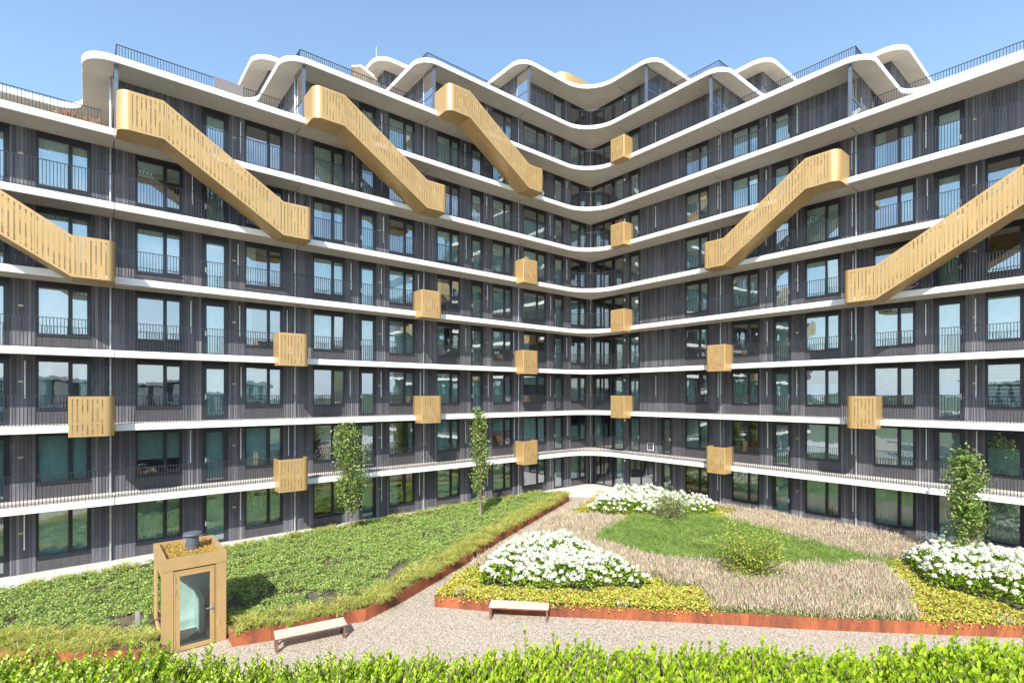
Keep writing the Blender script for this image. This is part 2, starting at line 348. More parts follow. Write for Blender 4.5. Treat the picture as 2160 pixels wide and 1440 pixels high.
# ---------------------------------------------------------------- the building
VE, UE = 26.5, 29.3        # slab edges
VW, UW = 28.1, 31.2        # outer wall faces
H = 3.0
VS2, US2 = 33.5, 36.5
JL = [-6.7, .85, 8.37, 15.95, 23.5]
JR = [24.45, 16.88, 9.41, 1.9]
UEND = {7: -.2, 8: 7.4, 9: 14.95, 10: 22.55}
VEND = {7: .9, 8: 8.4, 9: 15.85, 10: 20.7}
WEL = {6: .95, 7: 8.45, 8: 16.0, 9: 23.5}     # where the walls of the upper storeys end, left wing
WER = {6: 1.9, 7: 9.35, 8: 16.85, 9: 21.6}
VS, US = 32.3, 35.2
B = empty('apartment_building', (0, 0, 0), 'ten storey L shaped apartment block, dark timber walls, white curved galleries, gold stairs', 'building')
def fillet(P, R, n=14):
    out = [(P[0], None)]
    for i in range(1, len(P)-1):
        p = Vector(P[i]); a = (Vector(P[i-1])-p).normalized(); b = (Vector(P[i+1])-p).normalized(); r = R[i]
        c = p+(a+b)*r                      # right-angle corners only
        s = p+a*r; e = p+b*r
        a0 = math.atan2((s-c).y, (s-c).x); a1 = math.atan2((e-c).y, (e-c).x)
        da = (a1-a0+math.pi) % (2*math.pi)-math.pi
        turn = 1 if da > 0 else -1
        for k in range(n+1):
            an = a0+da*k/n; q = c+Vector((math.cos(an), math.sin(an)))*r
            # left normal: centre is left when turning left
            nn = (c-q).normalized()*turn
            out.append(((q.x, q.y), (nn.x, nn.y)))
    out.append((P[-1], None))
    res = []
    for i, (p, n_) in enumerate(out):
        if n_ is None:
            o = out[i+1][0] if i == 0 else out[i-1][0]
            d = Vector((o[0]-p[0], o[1]-p[1])).normalized() if i == 0 else Vector((p[0]-o[0], p[1]-o[1])).normalized()
            n_ = (-d.y, d.x)
        res.append((p, n_))
    return res
def level_path(k):
    if k <= 6: P = [(-9, VE), (UE, VE), (UE, -6)]; R = [0, 2.4, 0]
    elif k == 7: P = [(-9, VS), (UEND[7], VS), (UEND[7], VE), (UE, VE), (UE, VEND[7]), (US, VEND[7]), (US, -6)]; R = [0, 1.0, 1.1, 2.4, 1.1, 1.0, 0]
    else:
        P = [(UEND[k-1], 42), (UEND[k-1], VS), (UEND[k], VS), (UEND[k], VE), (UE, VE), (UE, VEND[k]), (US, VEND[k]), (US, VEND[k-1]), (45, VEND[k-1])]
        R = [0, 1.1, 1.0, 1.1, 2.4, 1.1, 1.0, 1.1, 0]
    return fillet(P, R)
WSTRIP = .8
def insert_joints(path):
    """split the front path at the expansion joints -> list of pieces"""
    cuts = []
    for i in range(len(path)-1):
        (p, n), (q, m) = path[i], path[i+1]
        if abs(p[1]-VE) < 1e-4 and abs(q[1]-VE) < 1e-4:
            for j in JL:
                if p[0]+.05 < j < q[0]-.05: cuts.append((i, (j, VE), n))
        elif abs(p[0]-UE) < 1e-4 and abs(q[0]-UE) < 1e-4:
            for j in JR:
                if q[1]+.05 < j < p[1]-.05: cuts.append((i, (UE, j), n))
        elif abs(p[0]-q[0]) < 1e-4 and abs(p[1]-q[1]) > 2 and p[0] < 25: cuts.append((i, (p[0], (VW if min(p[1], q[1]) < 29 else VS2)), n))
        elif abs(p[1]-q[1]) < 1e-4 and abs(p[0]-q[0]) > 2 and p[1] < 24 and min(p[0], q[0]) > 29: cuts.append((i, ((UW if min(p[0], q[0]) < 32 else US2), p[1]), n))
    pieces = []; cur = []
    for i in range(len(path)-1):
        cur.append(path[i])
        p, q = path[i][0], path[i+1][0]
        cs = [c for c in cuts if c[0] == i]
        cs.sort(key=lambda c: (c[1][0]-p[0])**2+(c[1][1]-p[1])**2)
        for c in cs:
            d = Vector((q[0]-p[0], q[1]-p[1])).normalized()*.016
            cur.append(((c[1][0]-d.x, c[1][1]-d.y), c[2])); pieces.append(cur); cur = [((c[1][0]+d.x, c[1][1]+d.y), c[2])]
    cur.append(path[-1]); pieces.append(cur); return pieces
paths = {}
for k in range(1, 11):
    path = level_path(k); paths[k] = path; z = H*k
    for pc in insert_joints(path):
        mb = MB(); n = len(pc)
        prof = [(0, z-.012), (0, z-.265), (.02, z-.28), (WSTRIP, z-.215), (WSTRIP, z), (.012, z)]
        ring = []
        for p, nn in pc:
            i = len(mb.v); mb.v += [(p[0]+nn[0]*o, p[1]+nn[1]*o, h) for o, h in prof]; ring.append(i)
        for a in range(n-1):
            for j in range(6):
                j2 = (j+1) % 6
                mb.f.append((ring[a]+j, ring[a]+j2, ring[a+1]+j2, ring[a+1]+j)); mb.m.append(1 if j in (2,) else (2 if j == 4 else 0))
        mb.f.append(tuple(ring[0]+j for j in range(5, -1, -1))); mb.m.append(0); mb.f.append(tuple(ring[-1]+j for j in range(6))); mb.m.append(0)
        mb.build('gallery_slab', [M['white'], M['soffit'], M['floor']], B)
    inner = [(p[0]+nn[0]*WSTRIP, p[1]+nn[1]*WSTRIP) for p, nn in path]
    e = inner[-1]; s0 = inner[0]
    close = []
    if e[0] < 44: close.append((45, e[1]))
    close.append((45, 42))
    if s0[1] < 41: close.append((s0[0], 42))
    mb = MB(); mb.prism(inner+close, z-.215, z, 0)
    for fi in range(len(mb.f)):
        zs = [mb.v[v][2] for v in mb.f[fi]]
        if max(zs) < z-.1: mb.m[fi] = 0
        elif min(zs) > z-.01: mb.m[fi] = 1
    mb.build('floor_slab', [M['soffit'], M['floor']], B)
for k in range(1, 11):
    z = H*k-.215
    for j in JL:
        if k <= 6 or j > UEND[k]+.3:
            mb = MB(); mb.box(j-.016, j+.016, VE+WSTRIP+.002, VW-.01, z-.004, z+.01); mb.build('joint_seal', M['header'], B)
    for j in JR:
        if k <= 6 or j > VEND[k]+.3:
            mb = MB(); mb.box(UE+WSTRIP+.002, UW-.01, j-.016, j+.016, z-.004, z+.01); mb.build('joint_seal', M['header'], B)
# ---- openings.  wing 'L': a = X on plane Y=VW;  wing 'R': a = Y on plane X=UW
def c3(px, wing):
    r = (px-1080)/1091
    return VW*(FX+FY*r)/(FY-FX*r) if wing == 'L' else UW*(FY-FX*r)/(FX+FY*r)
def sp(a, b, wing): return tuple(sorted((round(c3(a, wing), 3), round(c3(b, wing), 3))))
LW = [('d', -2.66-.85, -2.66+.3), ('w', -1.60, .10), ('w', 1.63, 3.39), ('d', 4.17, 5.27), ('w', 6.0, 7.78), ('w', 9.3, 11.05), ('d', 11.86, 12.9), ('w', 13.68, 15.4),
      ('w', 16.95, 18.68), ('d', 19.52, 20.56), ('w', 21.33, 23.08), ('w', 24.1, 26.35), ('d', 27.1, 28.2), ('w', 28.93, 30.7)]
RWp = [('g', 1250, 1315), ('d', 1326, 1350), ('w', 1445, 1495), ('w', 1543, 1602), ('d', 1629, 1669), ('w', 1698, 1773), ('w', 1842, 1932), ('d', 1970, 2035), ('w', 2079, 2208)]
RW = [(k, *sp(a, b, 'R')) for k, a, b in RWp]
RW0 = [('g', *sp(1250, 1315, 'R')), ('D', *sp(1326, 1378, 'R')), ('d', *sp(1395, 1417, 'R'))]+RW[2:]
RW1 = RW[:2]+[('d', *sp(1395, 1417, 'R'))]+RW[2:]
def openings(wing, k):
    if wing == 'L':
        L_ = list(LW)
        if k >= 6:
            u0 = WEL[k]; L_ = [o for o in L_ if o[1] > u0]; L_ = L_[1:]
        return L_
    R_ = RW0 if k == 0 else RW1 if k == 1 else RW
    if k >= 6:
        v0 = WER[k]; R_ = [o for o in R_ if o[1] > v0]
        if k in (6, 7, 8): R_ = R_[:-1]
    return list(R_)
class Fr:
    """frame of reference of a facade: a along it, b into the building"""
    def __init__(s, wing, plane): s.w = wing; s.p = plane
    def box(s, mb, a0, a1, b0, b1, z0, z1, mi=0):
        if s.w == 'L': mb.box(a0, a1, s.p+b0, s.p+b1, z0, z1, mi)
        else: mb.box(s.p+b0, s.p+b1, a0, a1, z0, z1, mi)
    def pt(s, a, b, z): return (a, s.p+b, z) if s.w == 'L' else (s.p+b, a, z)
WH0, WH1, DH1 = .60, 2.60, 2.60
def wall_mesh(fr, a0, a1, ops, zb, name='facade_wall', zt=2.78):
    """one continuous comb shaped wall: piers joined by the band over the openings"""
    mb = MB(); ops = sorted(ops, key=lambda o: o[1]); zh = zt-2.78+2.66; P = [(a0, zb)]
    for k, o in enumerate(ops):
        if o[1] <= a0+.01: P = [(a0, zh), (o[2], zh), (o[2], zb)]; continue
        P += [(o[1], zb), (o[1], zh), (o[2], zh), (o[2], zb)]
    P += [(a1, zb), (a1, zt), (a0, zt)]
    tr = tessellate_polygon([[Vector((p[0], p[1], 0)) for p in P]]); n = len(P)
    mb.v += [fr.pt(p[0], 0, p[1]) for p in P]+[fr.pt(p[0], .3, p[1]) for p in P]
    for a, b, c in tr: mb.f += [(a, b, c), (a+n, c+n, b+n)]; mb.m += [0, 0]
    for k in range(n): k2 = (k+1) % n; mb.f.append((k, k2, k2+n, k+n)); mb.m.append(0)
    return mb
frL, frR = Fr('L', VW), Fr('R', UW)
cand = []    # every window and door, built once sorted by how large it shows
def add_op(fr, k, kind, a0, a1, zb=0.0):
    x, y, z = fr.pt((a0+a1)/2, 0, H*k+1.5); d = x*FX+y*FY; X = x*FY-y*FX
    vis = d > 0 and abs(X/d) < 1.06
    if not vis: return
    fore = abs((y if fr.w == 'L' else x))/math.hypot(x, y)
    cand.append(((a1-a0)*fore/d/d*2, fr, k, kind, a0, a1, zb))
for k in range(10):
    z = H*k
    for wing, fr in (('L', frL), ('R', frR)):
        ops = openings(wing, k)
        lo, hi = (-9, UW+.3) if wing == 'L' else (-6, VW)
        if k >= 6:
            if wing == 'L': lo = WEL[k]
            else: lo = WER[k]
        zb = .10 if k == 0 else .002
        mb = wall_mesh(fr, lo, hi, ops, z+zb, zt=z+2.78)
        mb.build('facade_wall', M['wood'], B)
        for kind, a0, a1 in ops: add_op(fr, k, kind, a0, a1, .1 if k == 0 else 0)
# end walls and set-back walls of the stepped upper storeys
def extra_wall(fr, k, a0, a1, ops):
    wall_mesh(fr, a0, a1, ops, H*k+.002, zt=H*k+2.78).build('facade_wall', M['wood'], B)
    for kind, x0, x1 in ops: add_op(fr, k, kind, x0, x1)
VS2, US2 = 33.5, 36.5
for k in (6, 7, 8, 9):
    u = WEL[k]; extra_wall(Fr('R', u), k, VW+.3, VS2, [('d', 30.3, 31.4)])
    lo = -9 if k == 6 else WEL[k-1]
    extra_wall(Fr('L', VS2), k, lo, u+.3, [('w', lo+2.2, lo+4.6)] if k > 6 else [('w', -4, -2)])
    if k > 6: extra_wall(Fr('R', lo), k, VS2+.3, 42, [])
    v = WER[k]
    if k > 6:
        extra_wall(Fr('L', v), k, UW+.3, US2, [('d', 33.0, 34.1)])
        extra_wall(Fr('R', US2), k, WER[k-1], v+.3, [('w', WER[k-1]+1.5, WER[k-1]+3.3)])
        extra_wall(Fr('L', WER[k-1]), k, US2+.3, 45, [])
def frame_mesh(fr, kind, w_, zb, wide_first):
    """frame with origin at the low end of the opening"""
    f0 = Fr(fr.w, 0); mb = MB()
    if kind == 'w':
        z0, z1 = WH0, WH1; t_ = .075; m = w_*(.60 if wide_first else .40)
        f0.box(mb, 0, w_, .03, .12, z0, z0+t_); f0.box(mb, 0, w_, .03, .12, z1-t_, z1)
        f0.box(mb, 0, t_, .03, .12, z0+t_, z1-t_); f0.box(mb, w_-t_, w_, .03, .12, z0+t_, z1-t_)
        f0.box(mb, m-.045, m+.045, .028, .12, z0+t_, z1-t_)
        ca, cb = (m+.045, w_-t_) if wide_first else (t_, m-.045)      # casement
        s_ = .05
        f0.box(mb, ca, cb, .02, .1, z0+t_, z0+t_+s_); f0.box(mb, ca, cb, .02, .1, z1-t_-s_, z1-t_)
        f0.box(mb, ca, ca+s_, .02, .1, z0+t_+s_, z1-t_-s_); f0.box(mb, cb-s_, cb, .02, .1, z0+t_+s_, z1-t_-s_)
        fa, fb = (t_, m-.045) if wide_first else (m+.045, w_-t_)
        panes = [(fa, fb, z0+t_, z1-t_), (ca+s_, cb-s_, z0+t_+s_, z1-t_-s_)]
        f0.box(mb, -.01, w_+.01, -.03, .05, z0-.03, z0)               # sill
    elif kind in 'd':
        z0, z1 = zb+.03, DH1; t_ = .10
        f0.box(mb, 0, w_, .03, .14, z1-t_, z1); f0.box(mb, 0, t_, .03, .14, z0, z1-t_); f0.box(mb, w_-t_, w_, .03, .14, z0, z1-t_)
        s_ = .085; a, b = t_, w_-t_
        f0.box(mb, a, b, .035, .12, z0, z0+.11); f0.box(mb, a, b, .035, .12, z1-t_-s_, z1-t_)
        f0.box(mb, a, a+s_, .035, .12, z0+.11, z1-t_-s_); f0.box(mb, b-s_, b, .035, .12, z0+.11, z1-t_-s_)
        panes = [(a+s_, b-s_, z0+.11, z1-t_-s_)]
    else:
        z0, z1 = zb+.03, DH1; t_ = .07
        cuts = [0, .34, .5, .66, .83, 1] if kind == 'g' else [0, .5, 1]
        if kind == 'g': cuts = [0, .30, .36, .64, 1]
        f0.box(mb, 0, w_, .03, .14, z1-t_, z1); f0.box(mb, 0, w_, .03, .14, z0, z0+t_)
        f0.box(mb, 0, t_, .03, .14, z0+t_, z1-t_); f0.box(mb, w_-t_, w_, .03, .14, z0+t_, z1-t_)
        panes = []; e = [t_]+[c*w_ for c in cuts[1:-1]]+[w_-t_]
        for c in cuts[1:-1]: f0.box(mb, c*w_-.05, c*w_+.05, .028, .13, z0+t_, z1-t_)
        for i in range(len(e)-1):
            a, b = e[i]+(.05 if i else 0), e[i+1]-(.05 if i < len(e)-2 else 0)
            if b-a > .12: panes.append((a, b, z0+t_, z1-t_))
    return mb, panes
fcache = {}
def pane_mesh(fr, panes, k, seed):
    r = random.Random(seed); mb = MB(); f0 = Fr(fr.w, 0)
    for i, (a0, a1, z0, z1) in enumerate(panes):
        t1, t2 = r.gauss(0, .004), r.gauss(0, .004)
        if i == 1 and len(panes) == 2 and r.random() < .16: t2 = -.055     # tilted open
        zc_ = z0 if t2 < -.03 else (z0+z1)/2; ac = (a0+a1)/2
        P = [(a0, z0), (a1, z0), (a1, z1), (a0, z1)]
        pts = [f0.pt(a, .068+(a-ac)*t1*.6+(z_-zc_)*t2, z_) for a, z_ in P]
        if fr.w == 'R': pts = pts[::-1]
        mb.face(pts)
    return mb
def curtain_mesh(fr, a0, a1, z0, z1, r, style):
    f0 = Fr(fr.w, 0); mb = MB()
    def cloth(x0, x1, zz0, zz1, dep=.22, fold=.028, per=.11):
        n = max(4, int((x1-x0)/.022)); prev = None
        for i in range(n+1):
            a = x0+(x1-x0)*i/n; b = dep+fold*math.sin(2*math.pi*a/per+math.sin(a*5)*1.2)
            cur = (f0.pt(a, b, zz0), f0.pt(a, b, zz1))
            if prev: mb.face([prev[0], cur[0], cur[1], prev[1]])
            prev = cur
    if style == 'full': cloth(a0, a1, z0, z1)
    elif style == 'part':
        w_ = (a1-a0); s_ = r.uniform(.18, .4); cloth(a0, a0+w_*s_, z0, z1)
        if r.random() < .6: cloth(a1-w_*r.uniform(.15, .35), a1, z0, z1)
    elif style == 'blind': cloth(a0, a1, z0, z1, .17, .0, 1)
    elif style == 'half': cloth(a0, a1, z1-(z1-z0)*r.uniform(.25, .7), z1, .17, .0, 1)
    elif style == 'low': cloth(a0, a1, z0, z0+(z1-z0)*.6, .17, .0, 1)
    elif style == 'slats':
        z_ = z0
        while z_ < z1: f0.box(mb, a0, a1, .17, .18, z_, z_+.09); z_ += .17
    return mb
cand.sort(key=lambda c: -c[0])
rest = {'w': [MB(), MB(), MB(), MB(), MB()]}
nwin = 0
for idx, (sz, fr, k, kind, a0, a1, zb) in enumerate(cand):
    r = random.Random(int(a0*100)*31+k*977+(5 if fr.w == 'L' else 0))
    w_ = a1-a0; wide_first = (fr.w == 'L')
    key = (fr.w, kind, round(w_, 2), zb)
    if key not in fcache:
        mb, panes = frame_mesh(fr, kind, w_, zb, wide_first); fcache[key] = (mb.mesh('window_frame' if kind != 'd' else 'door_frame', M['frame']), panes, mb)
    me, panes, fmb = fcache[key]
    loc = fr.pt(a0, 0, H*k)
    nm = 'door' if kind in 'dD' else ('glazed_entrance' if kind == 'g' else 'window')
    pm = pane_mesh(fr, panes, k, r.random())
    z0, z1 = (WH0, WH1) if kind == 'w' else (zb+.05, DH1)
    f0 = Fr(fr.w, 0)
    sb = MB()
    hz = z1
    hb_ = MB(); f0.box(hb_, -.004, w_+.004, -.006, .02, hz, 2.772, 0)
    if kind == 'w': f0.box(sb, .002, w_-.002, .02, .16, zb+.004, WH0-.031, 0)
    st = r.choices(['full', 'part', 'blind', 'half', 'low', 'slats', 'none'], [38, 20, 18, 8, 5, 2, 9] if kind == 'w' else ([58, 0, 40, 0, 0, 0, 2] if kind == 'd' else [0, 60, 0, 0, 0, 0, 40]))[0]
    cm = curtain_mesh(fr, .05, w_-.05, z0+.02, z1, r, st) if st != 'none' else None
    cmat = M['curtain'] if r.random() < .8 else M['curtain2']
    if idx < 0: pass
    many = nm == 'window' and nwin >= 99
    if nm == 'window': nwin += 1
    if not many:
        o = link(nm, me, B, loc)
        pm.build('pane', M['glass'], o)
        if kind == 'w': sb.build('spandrel', M['spandrel'], o)
        hb_.build('head_panel', M['header'], o)
        if cm: cm.build('curtain', cmat, o)
        if kind in 'dD':
            hm = MB(); ax = .15 if fr.w == 'L' else w_-.15
            hx = ax if fr.w == 'L' else ax
            if fr.w == 'L':
                ax = .145; f0.box(hm, ax-.022, ax+.022, .012, .035, .98, 1.22); f0.box(hm, ax-.012, ax+.13, -.025, -.005, 1.10, 1.125); f0.box(hm, ax-.01, ax+.01, -.02, .02, 1.10, 1.125)
            else:
                ax = .145; f0.box(hm, ax-.022, ax+.022, .012, .035, .98, 1.22); f0.box(hm, ax-.012, ax+.13, -.025, -.005, 1.10, 1.125); f0.box(hm, ax-.01, ax+.01, -.02, .02, 1.10, 1.125)
            hm.build('handle', M['whitemetal'], o)
    else:
        for src, dst, off in ((fmb, 0, 0), (pm, 1, 0), (sb, 2, 0), (hb_, 3, 0)) + (((cm, 4, 0),) if cm else ()):
            tgt = rest['w'][dst]; i0 = len(tgt.v); tgt.v += [(v[0]+loc[0], v[1]+loc[1], v[2]+loc[2]) for v in src.v]
            for f, m_ in zip(src.f, src.m): tgt.f.append(tuple(i0+j for j in f)); tgt.m.append(m_)
if rest['w'][0].v:
    o = MB(); mats = [M['frame'], M['glass'], M['spandrel'], M['header'], M['curtain']]
    for q, mp_ in ((0, {0: 0}), (1, {0: 1}), (2, {0: 2}), (3, {0: 3}), (4, {0: 4})):
        s_ = rest['w'][q]; i0 = len(o.v); o.v += s_.v
        for f, m_ in zip(s_.f, s_.m): o.f.append(tuple(i0+j for j in f)); o.m.append(mp_[m_])
    o.build('window_set', mats, B, kind='stuff')
# rooms behind the windows
mb = MB(); md = MB()
for k in range(10):
    lo = -9 if k < 6 else WEL[k]+.3; lv = -6 if k < 6 else WER[k]+.3
    z = H*k
    mb.box(lo, 36, 32.6, 32.7, z+.003, z+2.78); mb.box(35.6, 35.7, lv, 32.6, z+.003, z+2.78)
    for j in JL[1:]:
        if j-.15 > lo: mb.box(j-.25, j-.1, VW+.31, 32.6, z+.003, z+2.78)
    for j in JR[1:]:
        if j > lv: mb.box(UW+.31, 35.6, j, j+.15, z+.003, z+2.78)
    for a in (5.6, 13.2, 20.8, 26.7):
        if a > lo: mb.box(a, a+.1, VW+.31, 32.6, z+.003, z+2.78)
    for a in (20.2, 12.3, 4.8):
        if a > lv: mb.box(UW+.31, 35.6, a, a+.1, z+.003, z+2.78)
mb.build('interior_wall', M['inner'], B)
# ---- railings
def rail_obj(pts, name='railing', hgt=1.17, inset=True):
    """pts: list of (x, y, z) base line"""
    mb = MB(); L_ = [0]
    for a, b in zip(pts, pts[1:]): L_.append(L_[-1]+math.dist(a, b))
    for a, b in zip(pts, pts[1:]):
        mb.bar((a[0], a[1], a[2]+hgt-.012), (b[0], b[1], b[2]+hgt-.012), .045, .022)
        mb.bar((a[0], a[1], a[2]+.07), (b[0], b[1], b[2]+.07), .03, .012)
    n = int(L_[-1]/.105); j = 0
    for i in range(n+1):
        s_ = i*L_[-1]/n
        while j < len(L_)-2 and L_[j+1] < s_: j += 1
        f = (s_-L_[j])/(L_[j+1]-L_[j]); a, b = pts[j], pts[j+1]
        x, y = a[0]+(b[0]-a[0])*f, a[1]+(b[1]-a[1])*f
        if i % 14 == 0: mb.box(x-.009, x+.009, y-.009, y+.009, a[2]-.002, a[2]+hgt-.02)
        else:
            h_ = .011; mb.box(x-h_, x+h_, y-h_, y+h_, a[2]+.01 if False else a[2]-.001, a[2]+hgt-.02)
    return mb.build(name, M['rail'], B)
def clip_path(path, u0=None, v0=None, off=.07):
    out = []
    for p, nn in path: out.append((p[0]+nn[0]*off, p[1]+nn[1]*off))
    return out
IN = 1.32        # terrace and roof railings stand back from the slab edge
for k in range(1, 10):
    z = H*k; gl_, gr_ = (WEL.get(k, -9), WER.get(k, -6))
    if k == 6: gl_ = .88
    if k == 9: gl_, gr_ = WEL[9], WER[9]
    base = fillet([(gl_, VE+.07), (UE+.07, VE+.07), (UE+.07, gr_ if k > 6 else -6)], [0, 2.33, 0])
    rail_obj([(p[0], p[1], z) for p, n_ in base])
    if k >= 6:
        a = UEND[k]+1.15 if k > 6 else -9
        pts = [(a, VE+IN, z), (gl_-.45, VE+IN, z)]
        if k > 6: pts = [(a, VE+IN+1.6, z)]+pts
        rail_obj(pts)
    if k >= 7:
        a = VEND[k]+1.0 if k > 7 else -6
        pts = [(UE+IN, gr_-.45, z), (UE+IN, a, z)]
        if k > 7: pts.append((UE+IN+1.6, a, z))
        rail_obj(pts)
# ---- gold perforated boxes and stairs
def gold_screen(wing, prof, name, end_round, parent=None, proj=1.28):
    """prof: list of (a, zlo, zhi) along the facade from one end to the other.  Outer sheet, returns at both ends,
    soffit and the inner side."""
    plane = VE if wing == 'L' else UE; out = plane-proj
    def P(a, o, z): return (a, o, z) if wing == 'L' else (o, a, z)
    a_s, a_e = prof[0][0], prof[-1][0]; sg = 1 if a_e > a_s else -1
    def zz(a):
        for (x0, l0, h0), (x1, l1, h1) in zip(prof, prof[1:]):
            if (a-x0)*(a-x1) <= 1e-9:
                f = (a-x0)/(x1-x0) if x1 != x0 else 0; return l0+(l1-l0)*f, h0+(h1-h0)*f
        return prof[-1][1:] if abs(a-a_e) < abs(a-a_s) else prof[0][1:]
    r0, r1 = end_round
    plan = [(a_s, plane-.03)]
    n = 9
    for i in range(n+1):
        an = math.pi/2*i/n; plan.append((a_s+sg*(r0-r0*math.cos(an)), out+r0-r0*math.sin(an)))
    for a, l, h in prof[1:-1]: plan.append((a, out))
    for i in range(n+1):
        an = math.pi/2*i/n; plan.append((a_e-sg*(r1-r1*math.sin(an)), out+r1-r1*math.cos(an)))
    plan.append((a_e, plane-.03))
    mb = MB(); s_ = 0; us = []
    for i, (a, o) in enumerate(plan):
        if i: s_ += math.dist(plan[i-1], (a, o))
        us.append(s_)
    i0 = next(i for i, p in enumerate(plan) if abs(p[1]-out) < 1e-6 and i > 1)
    base = us[i0]
    T = .02
    for i in range(len(plan)-1):
        (a, o), (b, q) = plan[i], plan[i+1]
        l0, h0 = zz(a); l1, h1 = zz(b)
        flat = abs(o-out) < 1e-6 and abs(q-out) < 1e-6
        mi = 0 if flat else 1
        pts = [P(a, o, l0), P(b, q, l1), P(b, q, h1), P(a, o, h0)]
        u0, u1 = us[i]-base, us[i+1]-base
        uv = [(u0, 0), (u1, 0), (u1, h1-l1), (u0, h0-l0)]
        mb.face(pts, mi, uv)
        d = Vector((b-a, q-o)); d.normalize(); nx, ny = -d.y*sg, d.x*sg    # inward
        ia, io, ib, iq = a+nx*T, o+ny*T, b+nx*T, q+ny*T
        mb.face([P(ia, io, h0), P(ib, iq, h1), P(ib, iq, l1), P(ia, io, l0)], mi, [uv[3], uv[2], uv[1], uv[0]])
        mb.face([P(a, o, h0), P(b, q, h1), P(ib, iq, h1), P(ia, io, h0)], 1, uv)
        # soffit tray
        mb.face([P(a, o, l0), P(b, q, l1), P(b, plane-.03, l1), P(a, plane-.03, l0)], 1, uv)
        mb.face([P(a, o, l0+.04), P(b, q, l1+.04), P(b, plane-.03, l1+.04), P(a, plane-.03, l0+.04)], 1, uv)
    for a in (a_s, a_e):          # the end sheets run on over the slab above floor level
        zf = round((zz(a)[0]-LO)/H)*H; hi = zz(a)[1]
        for o_ in (0, sg*T*(1 if a == a_s else -1)):
            mb.face([P(a+o_, plane-.03, zf+.01), P(a+o_, plane+.22, zf+.01), P(a+o_, plane+.22, hi), P(a+o_, plane-.03, hi)], 1, [(0, 0)]*4)
    # inner side of the flight
    if len(prof) > 2:
        for (x0, l0, h0), (x1, l1, h1) in zip(prof[1:], prof[2:-1]):
            for o in (plane-.05, plane-.03):
                mb.face([P(x0, o, l0), P(x1, o, l1), P(x1, o, h1), P(x0, o, h0)], 0, [(0, 0), (abs(x1-x0), 0), (abs(x1-x0), h1-l1), (0, h0-l0)])
    return mb.build(name, [M['goldp'], M['gold']], parent or B)
LO, HI = -.42, 1.13
def gbox(wing, a0, a1, k, rnd): return gold_screen(wing, [(a0, H*k+LO, H*k+HI), (a1, H*k+LO, H*k+HI)], 'balcony_box', rnd, proj=.78)
for j, ks in ((1, (2,)), (2, (1, 3)), (3, (2, 4)), (4, (1, 3, 5))):
    a = JL[j]
    for k in ks: gbox('L', a-1.42, a-.02, k, (.04, .30))
for k in (2, 4, 6, 8): gbox('R', 22.62, 23.85, k, (.04, .10))
for k in (1, 3): gbox('R', 15.34, 16.58, k, (.04, .22))
gbox('R', 7.93, 9.2, 2, (.04, .34))
def stair(wing, aup, alo, kup, r_up=.40, r_lo=.26):
    s_ = 1 if alo > aup else -1
    zu, zl = H*kup, H*(kup-1)
    b1, b2 = aup+s_*1.5, alo-s_*1.30
    prof = [(aup, zu+LO, zu+HI), (b1, zu+LO, zu+HI), (b2, zl+LO, zl+HI), (alo, zl+LO, zl+HI)]
    o = gold_screen(wing, prof, 'external_stair', (r_up, r_lo))
    mb = MB(); n = 16; plane = VE if wing == 'L' else UE
    for i in range(n):
        a0, a1 = b1+(b2-b1)*i/n, b1+(b2-b1)*(i+1)/n; z = zu-.0-3*(i+1)/n
        if wing == 'L': mb.box(a0, a1, plane-1.22, plane-.08, z-.04, z)
        else: mb.box(plane-1.22, plane-.08, a0, a1, z-.04, z)
    mb.build('stair_treads', M['steel'], o)
stair('L', JL[0]+.02, JL[1]-.02, 5); stair('L', JL[1]+.03, JL[2]-.05, 6); stair('L', JL[2]+.03, JL[3]-.05, 7); stair('L', JL[3]+.03, JL[4]-.05, 8)
stair('R', 9.3, 16.45, 6); stair('R', JR[3]-.5, 9.12, 5)
# ---- rain pipes, lamps, plates, light strips
def pipe(x, y, z1):
    mb = MB(); mb.tube([(x, y, .1), (x, y, z1)], .042, 10)
    z = .9
    while z < z1:
        mb.tube([(x, y, z-.02), (x, y, z+.02)], .056, 10); mb.bar((x-.09, y, z), (x+.09, y, z), .012); z += 1.1
    mb.build('rain_pipe', M['steel'], B)
for x, zt in ((JL[1]-.10, 20.85), (JL[2]-.02, 23.8), (JL[3]+.02, 26.8), (JL[4]+.08, 29.8)): pipe(x, VW-.075, zt)
pipe(UW-.07, VW-.07, 29.8)
for y, zt in ((JR[1]+.15, 26.8), (JR[2]+.12, 23.8), (JR[3]+.1, 23.8)): pipe(UW-.075, y, zt)
lampme = MB()
lampme.tube([(0, 0, 0), (-.09, 0, 0)], [.13, .125], 16, 0)
lampme.tube([(-.091, 0, 0), (-.12, 0, 0)], [.10, .07], 16, 1)
lm = lampme.mesh('wall_lamp', [M['frame'], M['whitemetal']])
lampv = c3(1319.5, 'R')
for k in range(10): link('wall_lamp', lm, B, (UW-.002, lampv, H*k+2.28))
def strip(fr, a, z0, z1):
    mb = MB(); fr.box(mb, a-.018, a+.018, -.05, -.006, z0, z1); mb.build('light_strip', M['whitemetal'], B)
def plate(fr, a, z):
    mb = MB(); fr.box(mb, a-.075, a+.075, -.014, -.002, z-.04, z+.04); mb.build('number_plate', M['brass'], B)
